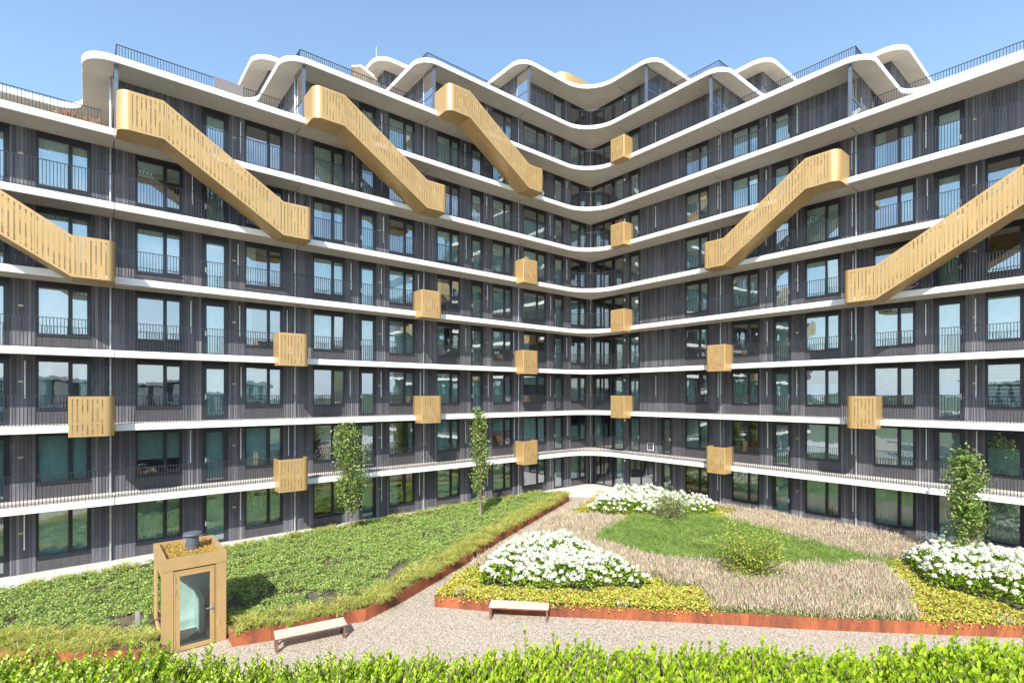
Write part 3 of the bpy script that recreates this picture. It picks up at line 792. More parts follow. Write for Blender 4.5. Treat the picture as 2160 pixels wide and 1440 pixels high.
for k in range(9):
    rr = random.Random(k)
    Ls = [-2.0, 3.75, 5.75, 8.0, 11.4, 13.25, 15.7, 19.1, 20.9, 23.25, 26.7, 28.55]
    lim = -9 if k < 6 else WEL[k]
    alt = [Ls[i] for i in range(len(Ls)) if (i+k) % 2 == 0 or i in (2, 5)]
    for a in alt:
        if a > lim+.3: strip(frL, a+rr.uniform(-.08, .08), H*k+1.05, H*k+2.55)
    limr = -6 if k < 6 else WER[k]
    for a in [21.0+.9, 17.2, 14.15, 12.45, 9.7, 6.6, 4.8][k % 2::1]:
        if a > limr+.3 and rr.random() < .75: strip(frR, a+rr.uniform(-.05, .05), H*k+1.05, H*k+2.55)
    for a in (-2.05, 5.52, 13.1, 20.8):
        if a > lim+1: plate(frL, a, H*k+1.72)
    for a in (12.45, 4.85):
        if a > limr: plate(frR, a, H*k+1.72)
mb = MB()
gv = c3(1372, 'R')
mb.box(UW-.02, UW-.003, gv-.27, gv-.23, 3.2, 3.75); mb.box(UW-.02, UW-.003, gv+.23, gv+.27, 3.2, 3.75)
mb.box(UW-.02, UW-.003, gv-.23, gv+.23, 3.2, 3.24); mb.box(UW-.02, UW-.003, gv-.23, gv+.23, 3.71, 3.75)
mb.build('access_hatch', M['whitemetal'], B)
# columns and glass wind screens at the stepped ends
for k in (6, 7, 8, 9):
    u = WEL[k]-.05; z = H*k
    mb = MB(); mb.box(u-.07, u+.07, VE+.2, VE+.34, z+.003, z+2.745); mb.build('column', M['bluesteel'], B)
    o = MB(); o.bar((u, VE+.34, z+2.62), (u, VW, z+2.62), .05); o.bar((u, VE+.34, z+1.15), (u, VW, z+1.15), .05); o.bar((u, VE+.34, z+.08), (u, VW, z+.08), .05)
    o.bar((u, VW-.03, z+.05), (u, VW-.03, z+2.7), .05)
    s_ = o.build('wind_screen', M['bluesteel'], B)
    g = MB(); g.face([(u, VE+.34, z+.1), (u, VW-.05, z+.1), (u, VW-.05, z+2.6), (u, VE+.34, z+2.6)]); g.build('pane', M['clear'], s_)
    if k > 6:
        v = WER[k]-.05
        mb = MB(); mb.box(UE+.2, UE+.34, v-.07, v+.07, z+.003, z+2.745); mb.build('column', M['bluesteel'], B)
        o = MB(); o.bar((UE+.34, v, z+2.62), (UW, v, z+2.62), .05); o.bar((UE+.34, v, z+1.15), (UW, v, z+1.15), .05); o.bar((UE+.34, v, z+.08), (UW, v, z+.08), .05)
        o.bar((UW-.03, v, z+.05), (UW-.03, v, z+2.7), .05)
        s_ = o.build('wind_screen', M['bluesteel'], B)
        g = MB(); g.face([(UE+.34, v, z+.1), (UW-.05, v, z+.1), (UW-.05, v, z+2.6), (UE+.34, v, z+2.6)]); g.build('pane', M['clear'], s_)
# small round soffit lights on the set-back soffit
for u in (-1.2, -3.4, -5.4):
    mb = MB(); mb.tube([(u, 33.0, 20.74), (u, 33.0, 20.79)], .07, 12); mb.build('soffit_light', M['whitemetal'], B)
# gold lift housing on the top roof
mb = MB(); hw, hd, r = 2.4, 1.3, 1.2; cx, cy = 32.5, 31.6; ring = []
for qx, qy, a0 in ((hw-r, hd-r, 0), (-(hw-r), hd-r, 90), (-(hw-r), -(hd-r), 180), (hw-r, -(hd-r), 270)):
    for i in range(11):
        an = math.radians(a0+9*i); ring.append((cx+qx+r*math.cos(an), cy+qy+r*math.sin(an)))
mb.prism(ring, 30.002, 34.0)
for i in range(0, len(ring), 4):
    x, y = ring[i]; mb.bar((x, y, 30.01), (x, y, 33.95), .03)
mb.build('lift_housing', M['gold'], B)
# ---------------------------------------------------------------- ground
mb = MB(); mb.poly([(-600, -600), (900, -600), (900, 900), (-600, 900)], -.03); mb.build('ground', M['landfar'], kind='structure')
mb = MB(); mb.poly([(-30, -25), (29.9, -25), (29.9, 27.0), (-30, 27.0)], 0.0); mb.build('gravel_path', M['gravel'], kind='structure')
mb = MB(); mb.prism([(-30, 25.0), (-8, 25.0), (-2.5, 25.6), (5, 26.3), (11, 26.7), (17, 27.1), (24.6, 27.3), (26.0, 25.9), (28.0, 24.2), (29.5, 21.0), (29.6, -25), (45, -25), (45, 42), (-30, 42)], -.02, .09)
mb.build('pavement', M['pave'], kind='structure')
HUT = (1.57, 3.15, 17.1, 19.3)
FRONT1 = [(3.2, 16.5), (4.17, 16.19), (6.25, 15.85), (6.84, 15.68), (8.54, 16.34), (10.35, 17.22), (12.57, 18.3), (15.53, 19.92), (19.2, 21.73), (25.1, 24.55)]
BACK1 = [(25.7, 25.3), (24.4, 27.0), (17, 26.95), (11, 26.55), (5, 26.15), (-2.5, 25.4), (-10, 24.8)]
FRONT0 = [(-10, 24.0), (-6, 21.9), (-1.9, 19.3), (-1.25, 18.75), (0.2, 17.55), (1.54, 16.72)]
BED1 = FRONT1+BACK1+FRONT0+[(1.555, 19.4), (3.2, 19.4)]
ISL_F = [(9.1, 15.25), (11.6, 12.2), (14.55, 9.23), (17.3, 6.29), (19.5, 4.13), (21.43, 2.23), (26.5, -3.0)]
ISL_L = [(27.2, 23.6), (24.5, 22.3), (22, 21.2), (19.4, 20.3), (15.5, 18.35), (12.9, 17.3), (10.5, 16.25)]
ISLAND = ISL_F+[(29.5, -3.0), (29.5, 20.2), (28.2, 23.0)]+ISL_L
def edging(pts, name, label, h=.40, close=False):
    mb = MB(); P = list(pts)+([pts[0]] if close else [])
    for a, b in zip(P, P[1:]):
        L_ = math.dist(a, b); n = max(1, round(L_/2.4))
        for i in range(n):
            p = (a[0]+(b[0]-a[0])*i/n, a[1]+(b[1]-a[1])*i/n); q = (a[0]+(b[0]-a[0])*(i+1)/n, a[1]+(b[1]-a[1])*(i+1)/n)
            d = Vector((q[0]-p[0], q[1]-p[1])).normalized(); q = (q[0]-d.x*.006, q[1]-d.y*.006); nn = (-d.y*.03, d.x*.03)
            ring = [p, q, (q[0]+nn[0], q[1]+nn[1]), (p[0]+nn[0], p[1]+nn[1])]
            mb.prism(ring, -.01, h)
    o = mb.build(name, M['corten']); o['label'] = label; o['category'] = 'planter edging'; o['group'] = 'rusty steel planter edgings'; return o
edging([(3.2, 17.05)]+FRONT1+[(25.7, 25.3)], 'planter_edging', 'long orange rusted steel edging of the left bed, running to the far corner')
edging(FRONT0, 'planter_edging', 'short orange rusted steel edging in the bottom left corner, left of the gold hut')
edging(ISLAND, 'planter_edging', 'rusted steel edging around the island bed with white flowers, behind the short bench', .38, True)
def inset_poly(P, z, name, m): mb = MB(); mb.poly(P, z); o = mb.build(name, m, kind='structure'); return o
inset_poly(BED1, .30, 'planting_soil', M['soil']); inset_poly(ISLAND, .30, 'planting_soil', M['soil'])
# ---------------------------------------------------------------- vegetation helpers
def inpoly(pts, poly):
    x, y = pts[:, 0], pts[:, 1]; r = np.zeros(len(pts), bool); n = len(poly)
    for i in range(n):
        x0, y0 = poly[i]; x1, y1 = poly[(i+1) % n]
        c = ((y0 > y) != (y1 > y)) & (x < (x1-x0)*(y-y0)/((y1-y0) if y1 != y0 else 1e-9)+x0); r ^= c
    return r
def dist_line(pts, line):
    d = np.full(len(pts), 1e9)
    for a, b in zip(line, line[1:]):
        a = np.array(a); b = np.array(b); ab = b-a; t_ = np.clip(((pts-a)@ab)/(ab@ab), 0, 1)
        d = np.minimum(d, np.linalg.norm(pts-(a+t_[:, None]*ab), axis=1))
    return d
def sample(poly, dens):
    P = np.array(poly); lo, hi = P.min(0), P.max(0); n = int((hi-lo).prod()*dens)
    q = rng.uniform(lo, hi, (n, 2)); q = q[inpoly(q, poly)]
    d = q[:, 0]*FX+q[:, 1]*FY; X = q[:, 0]*FY-q[:, 1]*FX
    return q[(d > 2) & (np.abs(X) < d*1.12+1.5)]
def vnoise(q, sc, seed=0):
    """smooth value noise 0..1"""
    r = np.random.default_rng(seed); G = r.random((64, 64)); p = q*sc+17.3; i = np.floor(p).astype(int); f = p-i; f = f*f*(3-2*f)
    g = lambda a, b: G[(i[:, 0]+a) % 64, (i[:, 1]+b) % 64]
    return (g(0,0)*(1-f[:,0])+g(1,0)*f[:,0])*(1-f[:,1])+(g(0,1)*(1-f[:,0])+g(1,1)*f[:,0])*f[:,1]
def leaves(C, size, asp=.6, tilt=.6, up=None):
    """rhombic folded leaves (two triangles pairs) at centres C; tilt = spread of the normal"""
    n = len(C); size = np.broadcast_to(size, (n,))
    nrm = rng.normal(0, tilt, (n, 3)); nrm[:, 2] += 1
    if up is not None: nrm += up
    nrm /= np.linalg.norm(nrm, axis=1)[:, None]
    t_ = rng.normal(0, 1, (n, 3)); t_ -= (t_*nrm).sum(1)[:, None]*nrm; t_ /= np.linalg.norm(t_, axis=1)[:, None]
    b = np.cross(nrm, t_); s = size[:, None]
    A = C-t_*s*.5; Bp = C+b*s*asp*.5+nrm*s*.10; D = C+t_*s*.5-nrm*s*.12; E_ = C-b*s*asp*.5+nrm*s*.10
    V = np.stack([A, Bp, D, E_], 1).reshape(-1, 3)
    i = np.arange(n)*4
    return V, np.stack([i, i+1, i+2, i+3], 1)
def blades(Bp, h, lean, w0, seg=3, droop=.5):
    """curved blades from base points Bp (n,3), heights h, lean vectors (n,2)"""
    n = len(Bp); ws = np.linspace(1, .15, seg+1); V = []
    az = rng.uniform(0, 2*np.pi, n); sx = np.stack([np.cos(az), np.sin(az), np.zeros(n)], 1)
    for j in range(seg+1):
        t_ = j/seg; c = Bp.copy()
        c[:, :2] += lean*(t_**1.6)[None] if False else lean*(t_**1.6)
        c[:, 2] += h*(t_-droop*t_**2.6)
        V.append(c-sx*(w0*ws[j]/2)); V.append(c+sx*(w0*ws[j]/2))
    V = np.stack(V, 1).reshape(-1, 3); k = 2*(seg+1); F = []
    i = np.arange(n)*k
    for j in range(seg): F.append(np.stack([i+2*j, i+2*j+1, i+2*j+3, i+2*j+2], 1))
    return V, np.concatenate(F)
def cat(parts):
    Vs, Fs, Ms, o = [], [], [], 0
    for V, F, m in parts: Vs.append(V); Fs.append(F+o); Ms.append(np.full(len(F), m)); o += len(V)
    return np.concatenate(Vs), np.concatenate(Fs), np.concatenate(Ms)
def z3(q, z): return np.column_stack([q, np.broadcast_to(z, (len(q),))])
# --- bed 1: low leafy cover with grass along its edges
def bed_cover():
    q = sample(BED1, 1400)
    dg = np.minimum(dist_line(q, FRONT1), dist_line(q, FRONT0)); db = dist_line(q, BACK1)
    n = vnoise(q, 2.6, 1)*.55+vnoise(q, 6.5, 2)*.45; bare = vnoise(q, .9, 5)*.6+vnoise(q, 2.3, 6)*.4
    keep = (dg > .65+.5*vnoise(q, 1.2, 9)) & (db > .25) & ((bare < .66) | (n > .62))
    keep &= ~((q[:, 0] > HUT[0]-.15) & (q[:, 0] < HUT[1]+.15) & (q[:, 1] > HUT[2]-.2) & (q[:, 1] < HUT[3]+.15))
    q, n = q[keep], n[keep]
    top = .34+.30*n; z = top-rng.random(len(q))**2*.22
    V, F = leaves(z3(q, z), rng.uniform(.04, .072, len(q)), .75, .55)
    o = npmesh('groundcover', V, F, L['cover'], kind='stuff'); o['label'] = 'low mid green leafy ground cover filling the left bed along the facade'; o['category'] = 'ground cover'
bed_cover()
def tufts(q, hgt, nb, spread, zb, w0=.012, outdir=None, droop=.62, mat_='grass', name='ornamental_grass', label=''):
    n = len(q); hgt = np.broadcast_to(hgt, (n,)); C = np.repeat(q, nb, 0)+rng.normal(0, .035, (n*nb, 2)); hs = np.repeat(hgt*rng.uniform(.75, 1.25, n), nb)*rng.uniform(.6, 1.15, n*nb)
    az = rng.uniform(0, 2*np.pi, n*nb); ln = hs*spread*rng.uniform(.3, 1.25, n*nb)
    lean = np.stack([np.cos(az), np.sin(az)], 1)*ln[:, None]
    if outdir is not None: lean += np.array(outdir)*hs[:, None]
    V, F = blades(z3(C, zb), hs, lean, w0, 4, droop)
    o = npmesh(name, V, F, L[mat_], kind='stuff'); o['label'] = label; o['category'] = 'grass'; return o
q = sample(BED1, 17); dg = dist_line(q, FRONT1); q1 = q[(dg < .95)]
tufts(q1, .60, 80, .80, .30, .021, (.08, -.12), label='yellow green arching sedge strip spilling over the long rusty edging')
q = sample(BED1, 15); q0 = q[(dist_line(q, FRONT0) < 1.1)]
tufts(q0, .60, 80, .80, .30, .021, (-.05, -.12), label='straw tinged sedge patch left of the gold hut')
q = sample(BED1, 13); qb = q[(dist_line(q, BACK1) < .55)]
tufts(qb, .46, 60, .8, .30, .014, None, label='thin sedge strip along the pavement behind the left bed')
# --- island zones
HYD1 = [(10.7, 14.95), (12.5, 16.5), (14.2, 17.4), (16.6, 17.6), (16.3, 14.3), (15.3, 10.9), (13.4, 12.2)]
HYD2 = [(21.8, 19.9), (24.4, 21.3), (27.3, 22.5), (28.5, 20), (28.3, 15.6), (26.8, 15.4), (24.2, 17.2)]
HYD3 = [(22.9, 4.7), (25.9, 6.3), (28.6, 5.0), (29.2, 0), (27, -2.6), (24.5, -.8), (22.8, 2.2)]
GREEN = [(18.1, 16.3), (23.1, 17.9), (26.8, 15.0), (25.6, 11.4), (24.6, 5.9), (21.6, 8.3), (17.8, 12.2)]
YEL1 = [(8.9, 15.3), (11.6, 12.0), (15.1, 8.5), (16.4, 9.6), (16.0, 11.3), (14.8, 13.0), (12.5, 16.6), (11, 16.9)]
YEL2 = [(24.6, 6.6), (25.7, 6.6), (24.2, 3.4), (24.6, 0), (26.6, -3.2), (21.4, 2.1), (19.3, 4.3), (20.4, 4.8), (21.6, 5.0), (22.8, 5.9)]
YEL3 = [(20.6, 20.2), (23.5, 16.4), (26.7, 14.4), (28.7, 14.4), (28.9, 16), (29, 21), (28.2, 23.1), (27.2, 23.6), (24.5, 22.3), (22, 21.1)]
def zone(q):
    h = inpoly(q, HYD1) | inpoly(q, HYD2) | inpoly(q, HYD3)
    g = inpoly(q, GREEN) & ~h; y = (inpoly(q, YEL1) | inpoly(q, YEL2) | inpoly(q, YEL3)) & ~h & ~g
    return h, g, y, ~(h | g | y)
q = sample(ISLAND, 1500); wob = np.stack([vnoise(q, 1.4, 31), vnoise(q, 1.4, 32)], 1)-.5
h, g, y, s = zone(q+wob*.5)
qy = q[y]; n = vnoise(qy, 3.5, 3); top = .40+.16*n; z = top-rng.random(len(qy))**2*.16
V, F = leaves(z3(qy, z), rng.uniform(.05, .09, len(qy)), .8, .5)
o = npmesh('yellow_groundcover', V, F, L['yellow'], kind='stuff'); o['label'] = 'yellow and reddish leaf carpet along the front and right of the island bed'; o['category'] = 'ground cover'
# fringe of leaves hanging over the steel edge
fr_pts = []
for a, b in zip(ISL_F, ISL_F[1:]):
    n = int(math.dist(a, b)*55); t_ = rng.random(n); fr_pts.append(np.array(a)+(np.array(b)-np.array(a))*t_[:, None])
fp = np.concatenate(fr_pts); fp += np.array([-.707, -.707])*rng.uniform(-.05, .10, (len(fp), 1))
isy = inpoly(fp+np.array([.35, .35]), YEL1) | inpoly(fp+np.array([.35, .35]), YEL2)
fz = z3(fp, rng.uniform(.27, .45, len(fp)))
V, F = leaves(fz[isy], rng.uniform(.05, .085, isy.sum()), .8, .7)
o = npmesh('leaf_fringe', V, F, L['yellow'], kind='stuff'); o['label'] = 'reddish yellow leaves hanging over the front of the island edging'; o['category'] = 'ground cover'
# fine green grass
q = sample(GREEN, 21); hh, g, yy, ss = zone(q); q = q[g]
tufts(q, .62+.30*(vnoise(q, .9, 12)-.5), 62, .85, .30, .017, (.12, .10), .50, 'fine', 'fine_grass', 'soft deep green grass sweep in the middle of the island bed')
# seeding grass
q = sample(ISLAND, 620); wob = np.stack([vnoise(q, 1.4, 31), vnoise(q, 1.4, 32)], 1)-.5; h_, g_, y_, s_ = zone(q+wob*.4); q = q[s_]
n = vnoise(q, 1.3, 22)*.6+vnoise(q, 4, 23)*.4; hs = (.20+.26*n)*rng.uniform(.75, 1.2, len(q)); lean = rng.normal(0, .09, (len(q), 2))
nearf = dist_line(q, ISL_F) < 1.6; hs[nearf] *= .8
V1, F1 = blades(z3(q, .3), hs, lean, .010, 2, .1)
tip = z3(q, .3); tip[:, :2] += lean*.9; tip[:, 2] += hs*.84
tips = np.repeat(tip, 2, 0)+rng.normal(0, .05, (len(tip)*2, 3)); tips = tips[rng.random(len(tips)) < .62]
V2, F2 = blades(tips, rng.uniform(.08, .20, len(tips)), rng.normal(0, .06, (len(tips), 2)), .024, 2, 0)
gl_ = q[::1]; V3, F3 = leaves(z3(np.repeat(gl_, 2, 0)+rng.normal(0, .03, (2*len(gl_), 2)), .3+rng.random(2*len(gl_))*.27), rng.uniform(.05, .09, 2*len(gl_)), .4, 1.0)
V, F, mi = cat([(V1, F1, 1), (V2, F2, 0), (V3, F3, 1)])
o = npmesh('seeding_grass', V, F, [L['seed'], L['seedgreen']], mi=mi, kind='stuff'); o['label'] = 'pinkish brown seed head grass around the green sweep of the island bed'; o['category'] = 'grass'
# hydrangeas
def hydrangea(poly, label, heads, hb=.78):
    q = sample(poly, 420); e = dist_line(q, poly+[poly[0]]); dome = np.clip(e/.45, 0, 1)
    top = .35+hb*(.55+.45*dome)*(.55+.75*vnoise(q, .95, 41)); z = .35+(top-.35)*rng.random(len(q))**.6
    V, F = leaves(z3(q, z), rng.uniform(.08, .14, len(q)), .6, .8)
    root = bpy.data.objects.new('hydrangea_bush', None); col.objects.link(root); root['label'] = label; root['category'] = 'flowering bush'; root['group'] = 'masses of white hydrangeas'
    c = np.mean(np.array(poly), 0); root.location = (c[0], c[1], .3)
    V = V-np.array([c[0], c[1], .3])
    npmesh('foliage', V, F, L['hydleaf'], root)
    qh = sample(poly, heads); 
    kept = []
    for p in qh:
        if all((p[0]-k_[0])**2+(p[1]-k_[1])**2 > .13**2 for k_ in kept): kept.append(p)
    qh = np.array(kept); e = dist_line(qh, poly+[poly[0]]); dome = np.clip(e/.45, 0, 1)
    zt = .36+hb*(.52+.48*dome)*(.55+.75*vnoise(qh, .95, 41))+rng.uniform(-.10, .14, len(qh)); R = rng.uniform(.055, .14, len(qh))
    n = len(qh); K = 80
    dr = rng.normal(0, 1, (n*K, 3)); dr /= np.linalg.norm(dr, axis=1)[:, None]; dr[:, 2] = np.abs(dr[:, 2])*1.25-.3
    C = np.repeat(z3(qh, zt), K, 0)+dr*np.repeat(R, K)[:, None]*rng.uniform(.82, 1.05, (n*K, 1))
    V, F = leaves(C, rng.uniform(.036, .058, n*K), 1.0, .45, up=dr*2.2-np.array([0, 0, 1]))
    V2, F2 = None, None
    V = V-np.array([c[0], c[1], .3])
    npmesh('flower_heads', V, F, L['petal'], root, kind='stuff')
hydrangea(HYD1, 'largest clump of white hydrangeas, behind the short bench in the island bed', 42)
hydrangea(HYD2, 'white hydrangeas at the far end of the island bed near the inner corner doors', 42)
hydrangea(HYD3, 'white hydrangeas at the right edge of the island bed around the tall young tree', 42, .85)
# trees and shrubs
def branchy(name, x, y, zb, hgt, wid, nl, leaf, mkey, label, cat_, stems, seed, low=.12, shape='col', lsize=(.10, .17), group=None):
    r = np.random.default_rng(seed); root = empty(name, (x, y, zb), label, cat_, group)
    mb = MB(); tips = []
    H_ = hgt
    if shape == 'col':
        tr = [(0, 0, -.05)]+[(r.normal(0, .03), r.normal(0, .03), H_*.9*i/6) for i in range(1, 7)]
        mb.tube(tr, [.055, .048, .042, .034, .026, .018, .009], 7)
        starts = [(tr[min(6, int(1+t_*5.5))], t_) for t_ in r.uniform(0, .9, stems)]
    else:
        starts = [((r.normal(0, .04), r.normal(0, .04), 0.0), 0) for _ in range(stems)]
    cl = []
    for (sx_, sy_, sz_), t_ in starts:
        az = r.uniform(0, 2*math.pi)
        if shape == 'col':
            ln = H_*r.uniform(.16, .3)*(1-.4*t_); out = wid*.5*r.uniform(.5, 1.0)*(1-.65*t_**2); p0 = Vector((sx_*.8, sy_*.8, max(.05, sz_)))
            p1 = p0+Vector((math.cos(az)*out*.7, math.sin(az)*out*.7, ln*.5)); p2 = p0+Vector((math.cos(az)*out, math.sin(az)*out, ln))
        else:
            out = wid*.5*r.uniform(.35, 1.0); ln = H_*r.uniform(.55, 1.0)*(1-.35*out/(wid*.5)); p0 = Vector((sx_, sy_, 0))
            p1 = p0+Vector((math.cos(az)*out*.45, math.sin(az)*out*.45, ln*.55)); p2 = p0+Vector((math.cos(az)*out, math.sin(az)*out, ln))
        mb.tube([p0, p1, p2], [.016, .011, .005], 5); 
        m = max(6, nl//stems)
        for i in range(m):
            f = r.uniform(low if shape != 'col' else .15, 1.08)
            c = p0.lerp(p1, f*2) if f < .5 else p1.lerp(p2, (f-.5)*2)
            s_ = .055*wid+.05
            cl.append((c.x+r.normal(0, s_), c.y+r.normal(0, s_), max(.05, c.z+r.normal(0, s_*1.3))))
    mb.build('trunk', M['bark'], root, smooth=True)
    C = np.array(cl); V, F = leaves(C, rng.uniform(lsize[0], lsize[1], len(C)), .5, .9)
    npmesh('crown', V, F, L[mkey], root)
branchy('young_tree', 10.2, 25.3, .35, 5.6, 1.75, 4200, None, 'tree', 'slender columnar tree in the left bed, nearer and wider of the two by the facade', 'tree', 52, 3, group='young columnar trees')
branchy('young_tree', 17.0, 23.5, .35, 6.4, 1.15, 3000, None, 'tree', 'thin columnar tree farther along the left bed toward the corner', 'tree', 46, 4, group='young columnar trees')
branchy('young_tree', 27.0, 4.5, .35, 4.75, 1.7, 3600, None, 'tree', 'young tree rising from the white hydrangeas at the right edge', 'tree', 50, 5, lsize=(.11, .18), group='young columnar trees')
branchy('garden_shrub', 23.9, 15.8, .35, 2.1, 2.4, 6500, None, 'shrub2', 'pale variegated shrub beside the far white hydrangeas', 'shrub', 70, 6, .05, 'bush', (.05, .09))
branchy('garden_shrub', 18.9, 9.2, .35, 2.5, 2.8, 6500, None, 'shrub', 'yellow green loose shrub in the green grass at the centre right', 'shrub', 60, 7, .1, 'bush', (.06, .10))
# hedge in front of the camera, in a planter on the terrace
def hedge():
    root = bpy.data.objects.new('clipped_hedge', None); col.objects.link(root)
    hx, hy = cam2w(0, 2.75); root.location = (hx, hy, 4.9); root['label'] = 'bright yellow green leafy hedge across the bottom foreground'; root['category'] = 'hedge'
    mb = MB(); nS = 8500; Cs = []; Ns = []; Ss = []
    for i in range(nS):
        X = rng.uniform(-4.0, 4.0); d = rng.uniform(2.45, 3.25); f = rng.random()
        top = 5.60+.025*math.sin(X*2.1+.6)+.02*math.sin(X*5.3)+rng.normal(0, .028)-.2*max(0, d-3.0)+.012*X
        if rng.random() < .05: top += .07
        if f < .35: top -= rng.uniform(.06, .30)
        x, y = cam2w(X, d); lx, ly = rng.normal(0, .06, 2)
        hs = rng.uniform(.16, .24); K = 14
        for j in range(K):
            t_ = j/(K-1); z = top-hs+hs*t_; an = j*2.4+rng.uniform(-.3, .3)
            rad = 0; cx_, cy_ = x+lx*t_*.8, y+ly*t_*.8
            o = np.array([math.cos(an), math.sin(an)]); el = .38+1.3*t_
            Cs.append((cx_, cy_, z)); Ns.append((o[0], o[1], el)); Ss.append(rng.uniform(.036, .058)*(1-.25*t_))
        if i % 1 == 0: mb.bar((x-hx, y-hy, top-hs-.25-4.9), (x+lx*.8-hx, y+ly*.8-hy, top-.01-4.9), .0045)
    C = np.array(Cs)-np.array([hx, hy, 4.9]); D = np.array(Ns); D /= np.linalg.norm(D, axis=1)[:, None]; s = np.array(Ss)[:, None]
    side = np.cross(D, np.array([0, 0, 1.0])); side /= np.linalg.norm(side, axis=1)[:, None]; up = np.cross(side, D)
    # six-point obovate leaf as two quads folded along the midrib
    p0 = C; p1 = C+D*s*.55-side*s*.25+up*s*.07; p2 = C+D*s*1.0; p3 = C+D*s*.55+side*s*.25+up*s*.07; pm = C+D*s*.55
    pa = C+D*s*.84-side*s*.20+up*s*.04; pb = C+D*s*.84+side*s*.20+up*s*.04
    V = np.stack([p0, p1, pa, p2, pb, p3, pm], 1).reshape(-1, 3); i = np.arange(len(C))*7
    F = np.concatenate([np.stack([i, i+6, i+2, i+1], 1), np.stack([i, i+5, i+4, i+6], 1), np.stack([i+6, i+4, i+3, i+2], 1)])
    npmesh('foliage', V, F, L['hedge'], root)
    mb.build('twigs', M['bark'], root)
    # dense inner leaves
hedge()
# terrace in front of the camera and the low block behind it (seen in the window reflections)
T = empty('terrace_building', (0, 0, 0), 'low pale terrace block under and behind the foreground hedge', 'building')
def camquad(X0, X1, d0, d1): return [cam2w(X0, d0), cam2w(X1, d0), cam2w(X1, d1), cam2w(X0, d1)]
def ccw(P):
    a = sum(P[i][0]*P[(i+1) % len(P)][1]-P[(i+1) % len(P)][0]*P[i][1] for i in range(len(P))); return P if a > 0 else P[::-1]
mb = MB(); mb.prism(ccw(camquad(-20, 20, -6, 3.35)), 4.6, 4.85); mb.build('terrace_slab', M['white'], T)
mb = MB(); mb.prism(ccw(camquad(-19.5, 19.5, -6, 2.6)), 0, 4.59); mb.build('terrace_wall', M['wood'], T)
mb = MB(); mb.prism(ccw(camquad(-6, 6, 2.05, 3.3)), 4.852, 5.22); mb.build('hedge_planter', M['corten'], T)
mb = MB(); mb.prism(ccw(camquad(-34, 34, -16, -9)), 0, 8.3); mb.build('rear_wall', M['wood'], T)
for z in (5.7, 8.31): mb = MB(); mb.prism(ccw(camquad(-35, 35, -17, -7.6)), z, z+.3); mb.build('rear_slab', M['white'], T)
for i in range(-15, 16):
    mb = MB(); mb.prism(ccw(camquad(i*2.2, i*2.2+1.3, -9.0, -8.95)), 6.1, 8.1); mb.build('rear_window', M['curtain'], T)
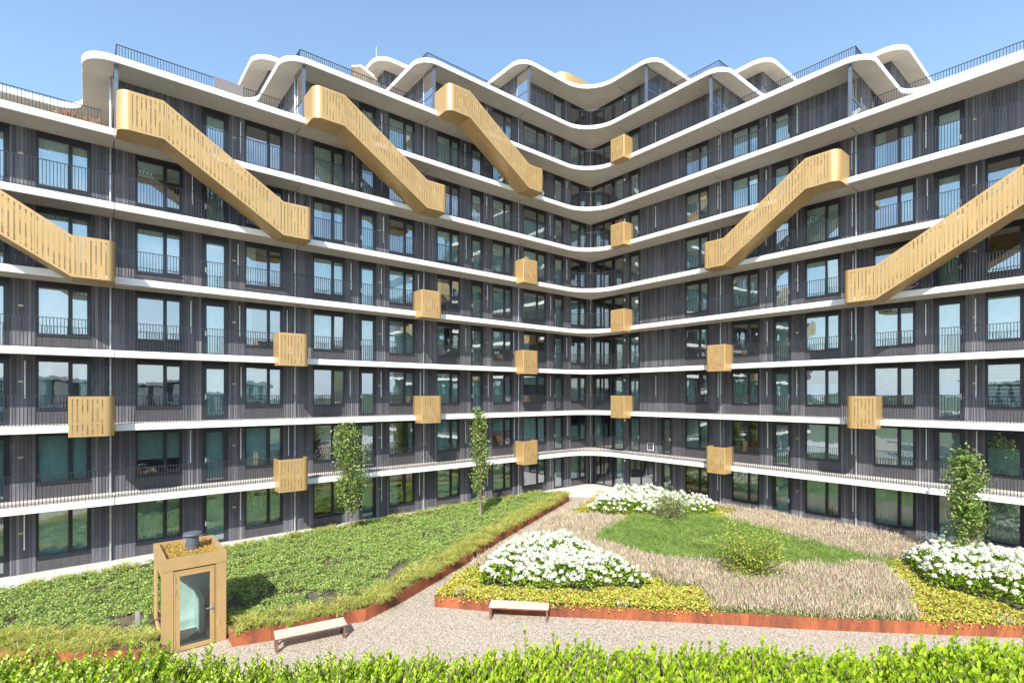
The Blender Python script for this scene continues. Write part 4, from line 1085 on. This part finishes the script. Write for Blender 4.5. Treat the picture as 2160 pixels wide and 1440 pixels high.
# ---------------------------------------------------------------- gold hut
def hut():
    x0, x1, y0, y1 = HUT; R_ = empty('stair_hut', ((x0+x1)/2, y0, 0), 'small gold clad hut with glass door and planted roof on the gravel', 'hut')
    ox, oy = (x0+x1)/2, y0
    def b(mb, a, b_, c, d, e, f, mi=0): mb.box(a-ox, b_-ox, c-oy, d-oy, e, f, mi)
    mb = MB(); t_ = .08; TOP = 2.62
    b(mb, x0, x0+t_, y0+.1, y1, 0, .35); b(mb, x0, x0+t_, y0+.1, y0+.2, .35, TOP-.32); b(mb, x0, x0+t_, y1-.2, y1, .35, TOP-.32); b(mb, x0, x0+t_, y0+.2, y1-.2, 2.12, TOP-.32); b(mb, x1-t_, x1, y0+.1, y1, 0, TOP-.32); b(mb, x0+t_, x1-t_, y1-t_, y1, 0, TOP-.32)
    b(mb, x0, x0+.27, y0, y0+.1, 0, TOP-.32); b(mb, x1-.27, x1, y0, y0+.1, 0, TOP-.32)
    mb.build('body', M['golddull'], R_)
    g_ = MB(); g_.face([(x0+.04-ox, .2, .35), (x0+.04-ox, y1-.2-oy, .35), (x0+.04-ox, y1-.2-oy, 2.12), (x0+.04-ox, .2, 2.12)]); g_.build('side_glazing', M['clear'], R_)
    mb = MB()   # roof upstand, standing a little proud
    e = .012
    b(mb, x0-e, x1+e, y0-e, y0+.13, TOP-.315, TOP); b(mb, x0-e, x1+e, y1-.13, y1+e, TOP-.315, TOP)
    b(mb, x0-e, x0+.13, y0+.13, y1-.13, TOP-.315, TOP); b(mb, x1-.13, x1+e, y0+.13, y1-.13, TOP-.315, TOP)
    b(mb, x0+.13, x1-.13, y0+.13, y1-.13, TOP-.315, TOP-.15)
    rf = mb.build('roof', M['golddull'], R_)
    q = rng.uniform((x0+.14, y0+.14), (x1-.14, y1-.14), (3800, 2)); z = TOP-.13+.11*vnoise(q, 4, 51)*rng.random(len(q))
    V, F = leaves(z3(q, z), rng.uniform(.02, .05, len(q)), .7, .9); V = V-np.array([ox, oy, 0])
    npmesh('sedum_planting', V, F, L['sedum'], rf)
    mb = MB(); mb.tube([(.12, 1.35, TOP-.16), (.12, 1.35, TOP+.30)], .17, 20); mb.tube([(.12, 1.35, TOP+.02), (.12, 1.35, TOP+.05)], .19, 20)
    mb.tube([(.12, 1.35, TOP+.27), (.12, 1.35, TOP+.31), (.12, 1.35, TOP+.36), (.12, 1.35, TOP+.40)], [.17, .26, .25, .12], 20)
    mb.build('roof_vent', M['bluesteel'], rf)
    mb = MB(); da, db = x0+.28, x1-.28; dz = TOP-.36     # door frame
    f = .035
    b(mb, da, da+f, y0-.015, y0+.09, .02, dz); b(mb, db-f, db, y0-.015, y0+.09, .02, dz); b(mb, da+f, db-f, y0-.015, y0+.09, dz-f, dz)
    mb.build('door_surround', M['golddull'], R_)
    mb = MB(); s_ = .10; a, c = da+f+.006, db-f-.006; zt = dz-f-.006
    b(mb, a, a+s_, y0-.03, y0+.03, .03, zt); b(mb, c-s_, c, y0-.03, y0+.03, .03, zt); b(mb, a+s_, c-s_, y0-.03, y0+.03, zt-s_, zt); b(mb, a+s_, c-s_, y0-.03, y0+.03, .03, .03+s_+.02)
    d_ = mb.build('door', M['golddull'], R_)
    mb = MB(); X0, X1 = a+s_-ox, c-s_-ox; mb.face([(X0, 0, .15), (X1, 0, .15), (X1, 0, zt-s_), (X0, 0, zt-s_)]); mb.build('pane', M['clear'], d_)
    mb = MB(); hx = c-.06-ox; mb.box(hx-.02, hx+.02, -.045, -.03, .92, 1.18); mb.bar((hx, -.045, 1.08), (hx, -.085, 1.08), .018); mb.bar((hx, -.085, 1.08), (hx-.15, -.085, 1.08), .02); mb.build('handle', M['steel'], d_)
    for z in (.25, 1.72, 2.02):
        mb = MB(); mb.tube([(a-.012-ox, -.04, z-.08), (a-.012-ox, -.04, z+.08)], .012, 8); mb.build('hinge', M['steel'], d_)
    mb = MB(); b(mb, x0+.25, x1-.4, y0+.5, y0+1.45, 0.0215, .035); mb.build('door_mat', plain('dark_matting', (.06, .055, .055), .95, 0, .5, 40), R_)
    mb = MB(); b(mb, x0+t_, x1-t_, y0+.1, y1-t_, 0.004, .0205); b(mb, x0+t_+.002, x0+t_+.02, y0+.1, y1-t_, .021, .35); b(mb, x1-t_-.02, x1-t_-.002, y0+.1, y1-t_, .021, 2.25); b(mb, x0+t_+.02, x1-t_-.02, y1-t_-.02, y1-t_-.002, .021, 2.25)
    b(mb, x1-.55, x1-.42, y0+.9, y1-t_-.02, .021, 1.05); b(mb, x0+.12, x1-.56, y1-.6, y1-.11, .021, .25)
    mb.build('lining', plain('pale_green_lining', (.40, .46, .44), .7), R_)
    mb = MB(); b(mb, x0+t_, x1-t_, y0+.1, y1-t_, 2.24, 2.26); mb.build('ceiling', M['inner'], R_)
hut()
# benches
def bench(p, q, label):
    """front lower corners p -> q; the depth runs away from the camera"""
    L_ = math.dist(p, q); ang = math.atan2(q[1]-p[1], q[0]-p[0])
    R_ = empty('garden_bench', (p[0], p[1], 0), label, 'bench', 'timber topped steel benches', ang)
    mb = MB()
    for i in range(5): mb.box(0, L_, .0+i*.104, .0+i*.104+.098, .385, .43)
    mb.build('seat', M['plank'], R_)
    for x in (0.015, L_-.085):
        mb = MB(); mb.box(x, x+.07, .01, .08, 0, .34); mb.box(x, x+.07, .43, .50, 0, .34); mb.box(x, x+.07, .08, .43, .0, .02); mb.build('leg', M['cortendark'], R_)
    mb = MB(); mb.box(.015, L_-.015, .01, .05, .341, .383); mb.box(.015, L_-.015, .46, .50, .341, .383); mb.box(.015, .085, .05, .46, .341, .383); mb.box(L_-.085, L_-.015, .05, .46, .341, .383)
    mb.build('frame', M['cortendark'], R_)
M['cortendark'] = plain('brown_rusted_steel', (.16, .075, .05), .7, 0, .3, 6)
bench((4.03, 15.30), (5.93, 14.95), 'longer looking angled bench with pale planks at the left, against the long rusty edging')
bench((9.95, 13.30), (11.28, 11.93), 'bench with pale planks at the island bed, right in front of the yellow leaf carpet')
# bollard
mb = MB(); mb.box(-.055, .055, -.055, .055, 0, .86); mb.box(-.057, .057, -.057, .057, .60, .605)
o = mb.build('bollard_light', M['steel'], loc=(1.12, 18.65, 0)); o['label'] = 'grey square bollard light in the plants left of the gold hut'; o['category'] = 'bollard'
# potted conifer
R_ = empty('potted_conifer', (30.55, 6.25, .09), 'small blue green conifer in a white pot on the pavement by the right facade', 'potted plant')
mb = MB(); mb.tube([(0, 0, 0), (0, 0, .30), (0, 0, .33), (0, 0, .33)], [.15, .22, .23, .19], 18); mb.build('pot', M['whitemetal'], R_, smooth=False)
C = []
for i in range(26):
    an = rng.uniform(0, 6.28); el = rng.uniform(.1, 1.2); ln = rng.uniform(.2, .42)
    for j in range(16):
        t_ = j/15; C.append((math.cos(an)*math.cos(el)*ln*t_+rng.normal(0, .02), math.sin(an)*math.cos(el)*ln*t_+rng.normal(0, .02), .36+math.sin(el)*ln*t_*1.2+rng.normal(0, .02)))
V, F = leaves(np.array(C), rng.uniform(.04, .075, len(C)), .4, 1.2); npmesh('foliage', V, F, L['spruce'], R_)
# bottles behind a ground floor window
for i, (a, h_) in enumerate(((10.85, .42), (10.70, .46))):
    mb = MB(); mb.tube([(0, 0, 0), (0, 0, h_*.62), (0, 0, h_*.76), (0, 0, h_)], [.05, .05, .018, .018], 12)
    o = mb.build('wine_bottle', plain('dark_bottle', (.012, .02, .015), .15), loc=(UW+.16, a, WH0+.05)); o['label'] = ('dark bottle on a ground floor sill, left of a pair', 'dark bottle on a ground floor sill, right of a pair')[i]; o['category'] = 'bottle'
# reed bundle on the upper left terrace
R_ = MB()
for i in range(46):
    u = -.95+1.35*i/45+random.uniform(-.03, .03); h_ = random.uniform(.55, .75); R_.tube([(u, VE+1.1+random.uniform(-.05, .1), 18.0), (u+random.uniform(-.12, .12), VE+1.1+random.uniform(-.05, .1), 18+h_)], random.uniform(.014, .024), 6)
o = R_.build('reed_screen', plain('brown_reed', (.24, .12, .065), .8, 0, .4, 6)); o['label'] = 'orange brown bundle of cut reeds against the top left terrace railing'; o['category'] = 'reed screen'
# mat on the roof railing
mb = MB(); mb.box(4.6, 5.85, VE+IN-.05, VE+IN-.03, 21.2, 22.2); o = mb.build('privacy_mat', plain('woven_grey_mat', (.17, .155, .16), .95, 0, .35, 22)); o['label'] = 'grey woven privacy mat tied to the roof railing above the left gold stair'; o['category'] = 'privacy mat'
# solar panels on the roofs
for (u0, u1, v, z, lab) in ((1.2, 4.4, 27.6, 21.0, 'low row of dark solar panels behind the top left roof railing'),):
    mb = MB(); n = 3
    for i in range(n):
        a = u0+(u1-u0)*i/n; b = u0+(u1-u0)*(i+1)/n-.04
        mb.face([(a, v, z+.42), (b, v, z+.42), (b, v+1.0, z+.95), (a, v+1.0, z+.95)]); mb.bar((a+.1, v+.9, z), (a+.1, v+.9, z+.9), .04); mb.bar((a+.1, v+.1, z), (a+.1, v+.1, z+.45), .04)
    o = mb.build('solar_panel', M['bluesteel']); o['label'] = lab; o['category'] = 'solar panel'
mb = MB()
for i in range(3):
    b0 = 3.0-1.15*i; mb.face([(36.4, b0, 24.35), (36.4, b0-1.1, 24.35), (37.4, b0-1.1, 24.95), (37.4, b0, 24.95)]); mb.bar((37.2, b0-.1, 24), (37.2, b0-.1, 24.85), .04); mb.bar((36.5, b0-.1, 24), (36.5, b0-.1, 24.4), .04)
o = mb.build('solar_panel', M['bluesteel']); o['label'] = 'dark solar panels on the roof at the top right corner'; o['category'] = 'solar panel'
# parasol leaning on the terrace of the left wing, level 8
R_ = empty('parasol', (12.9, 28.8, 24.0), 'tilted beige parasol on the upper terrace behind the railing of the left wing', 'parasol')
mb = MB(); mb.tube([(0, 0, 0), (0, 0, 1.7)], .025, 8); mb.build('pole', M['steel'], R_)
mb = MB(); apex = Vector((.0, 0, 1.75)); ring = []
ax = Vector((.55, -.15, .8)).normalized(); e1 = ax.cross(Vector((0, 1, 0))).normalized(); e2 = ax.cross(e1)
for i in range(8):
    an = math.pi/4*i; ring.append(apex-ax*.32+(e1*math.cos(an)+e2*math.sin(an))*1.15)
for i in range(8): mb.face([apex, ring[i], ring[(i+1) % 8]]); mb.face([ring[i], ring[(i+1) % 8], ring[(i+1) % 8]-ax*.14, ring[i]-ax*.14])
mb.build('canopy', plain('beige_canvas', (.62, .52, .42), .9), R_)
# roof aerial
mb = MB(); mb.tube([(15.6, 34, 30.0), (15.6, 34, 31.5)], [.013, .008], 6); o = mb.build('roof_aerial', M['whitemetal']); o['label'] = 'thin white rod aerial on the roof above the left wing'; o['category'] = 'aerial'

# plants on window sills
def sill_plant(wing, px, k, label, mk, h_=.42):
    a = c3(px, wing); fr = frL if wing == 'L' else frR; x, y, z = fr.pt(a, .155, H*k+WH0+.08)
    R_ = empty('potted_plant', (x, y, z), label, 'potted plant', 'plants on window sills')
    mb = MB(); mb.tube([(0, 0, 0), (0, 0, .13)], [.05, .065], 10); mb.build('pot', M['whitemetal'], R_)
    C = rng.normal(0, 1, (150, 3))*np.array([.13 if wing == 'L' else .03, .03 if wing == 'L' else .13, h_*.22])+np.array([0, 0, h_*.62])
    V, F = leaves(C, rng.uniform(.04, .08, 150), .5, 1.0); npmesh('foliage', V, F, L[mk], R_)
sill_plant('L', 128, 2, 'orange flowering pot plant behind a third storey window above the far left gold box', 'sedum')
sill_plant('L', 545, 2, 'bushy green pot plant on a third storey sill of the left wing', 'shrub')
sill_plant('L', 308, 1, 'round pot plant on a second storey sill near the downpipe', 'tree')
sill_plant('L', 845, 1, 'wide pot plant between the two slender trees, second storey', 'cover', .5)
sill_plant('R', 1592, 0, 'small leafy pot plant on a ground floor sill by the glass door', 'shrub')
sill_plant('R', 1880, 1, 'pale pot plant on a second storey sill under the right gold box', 'shrub2', .3)
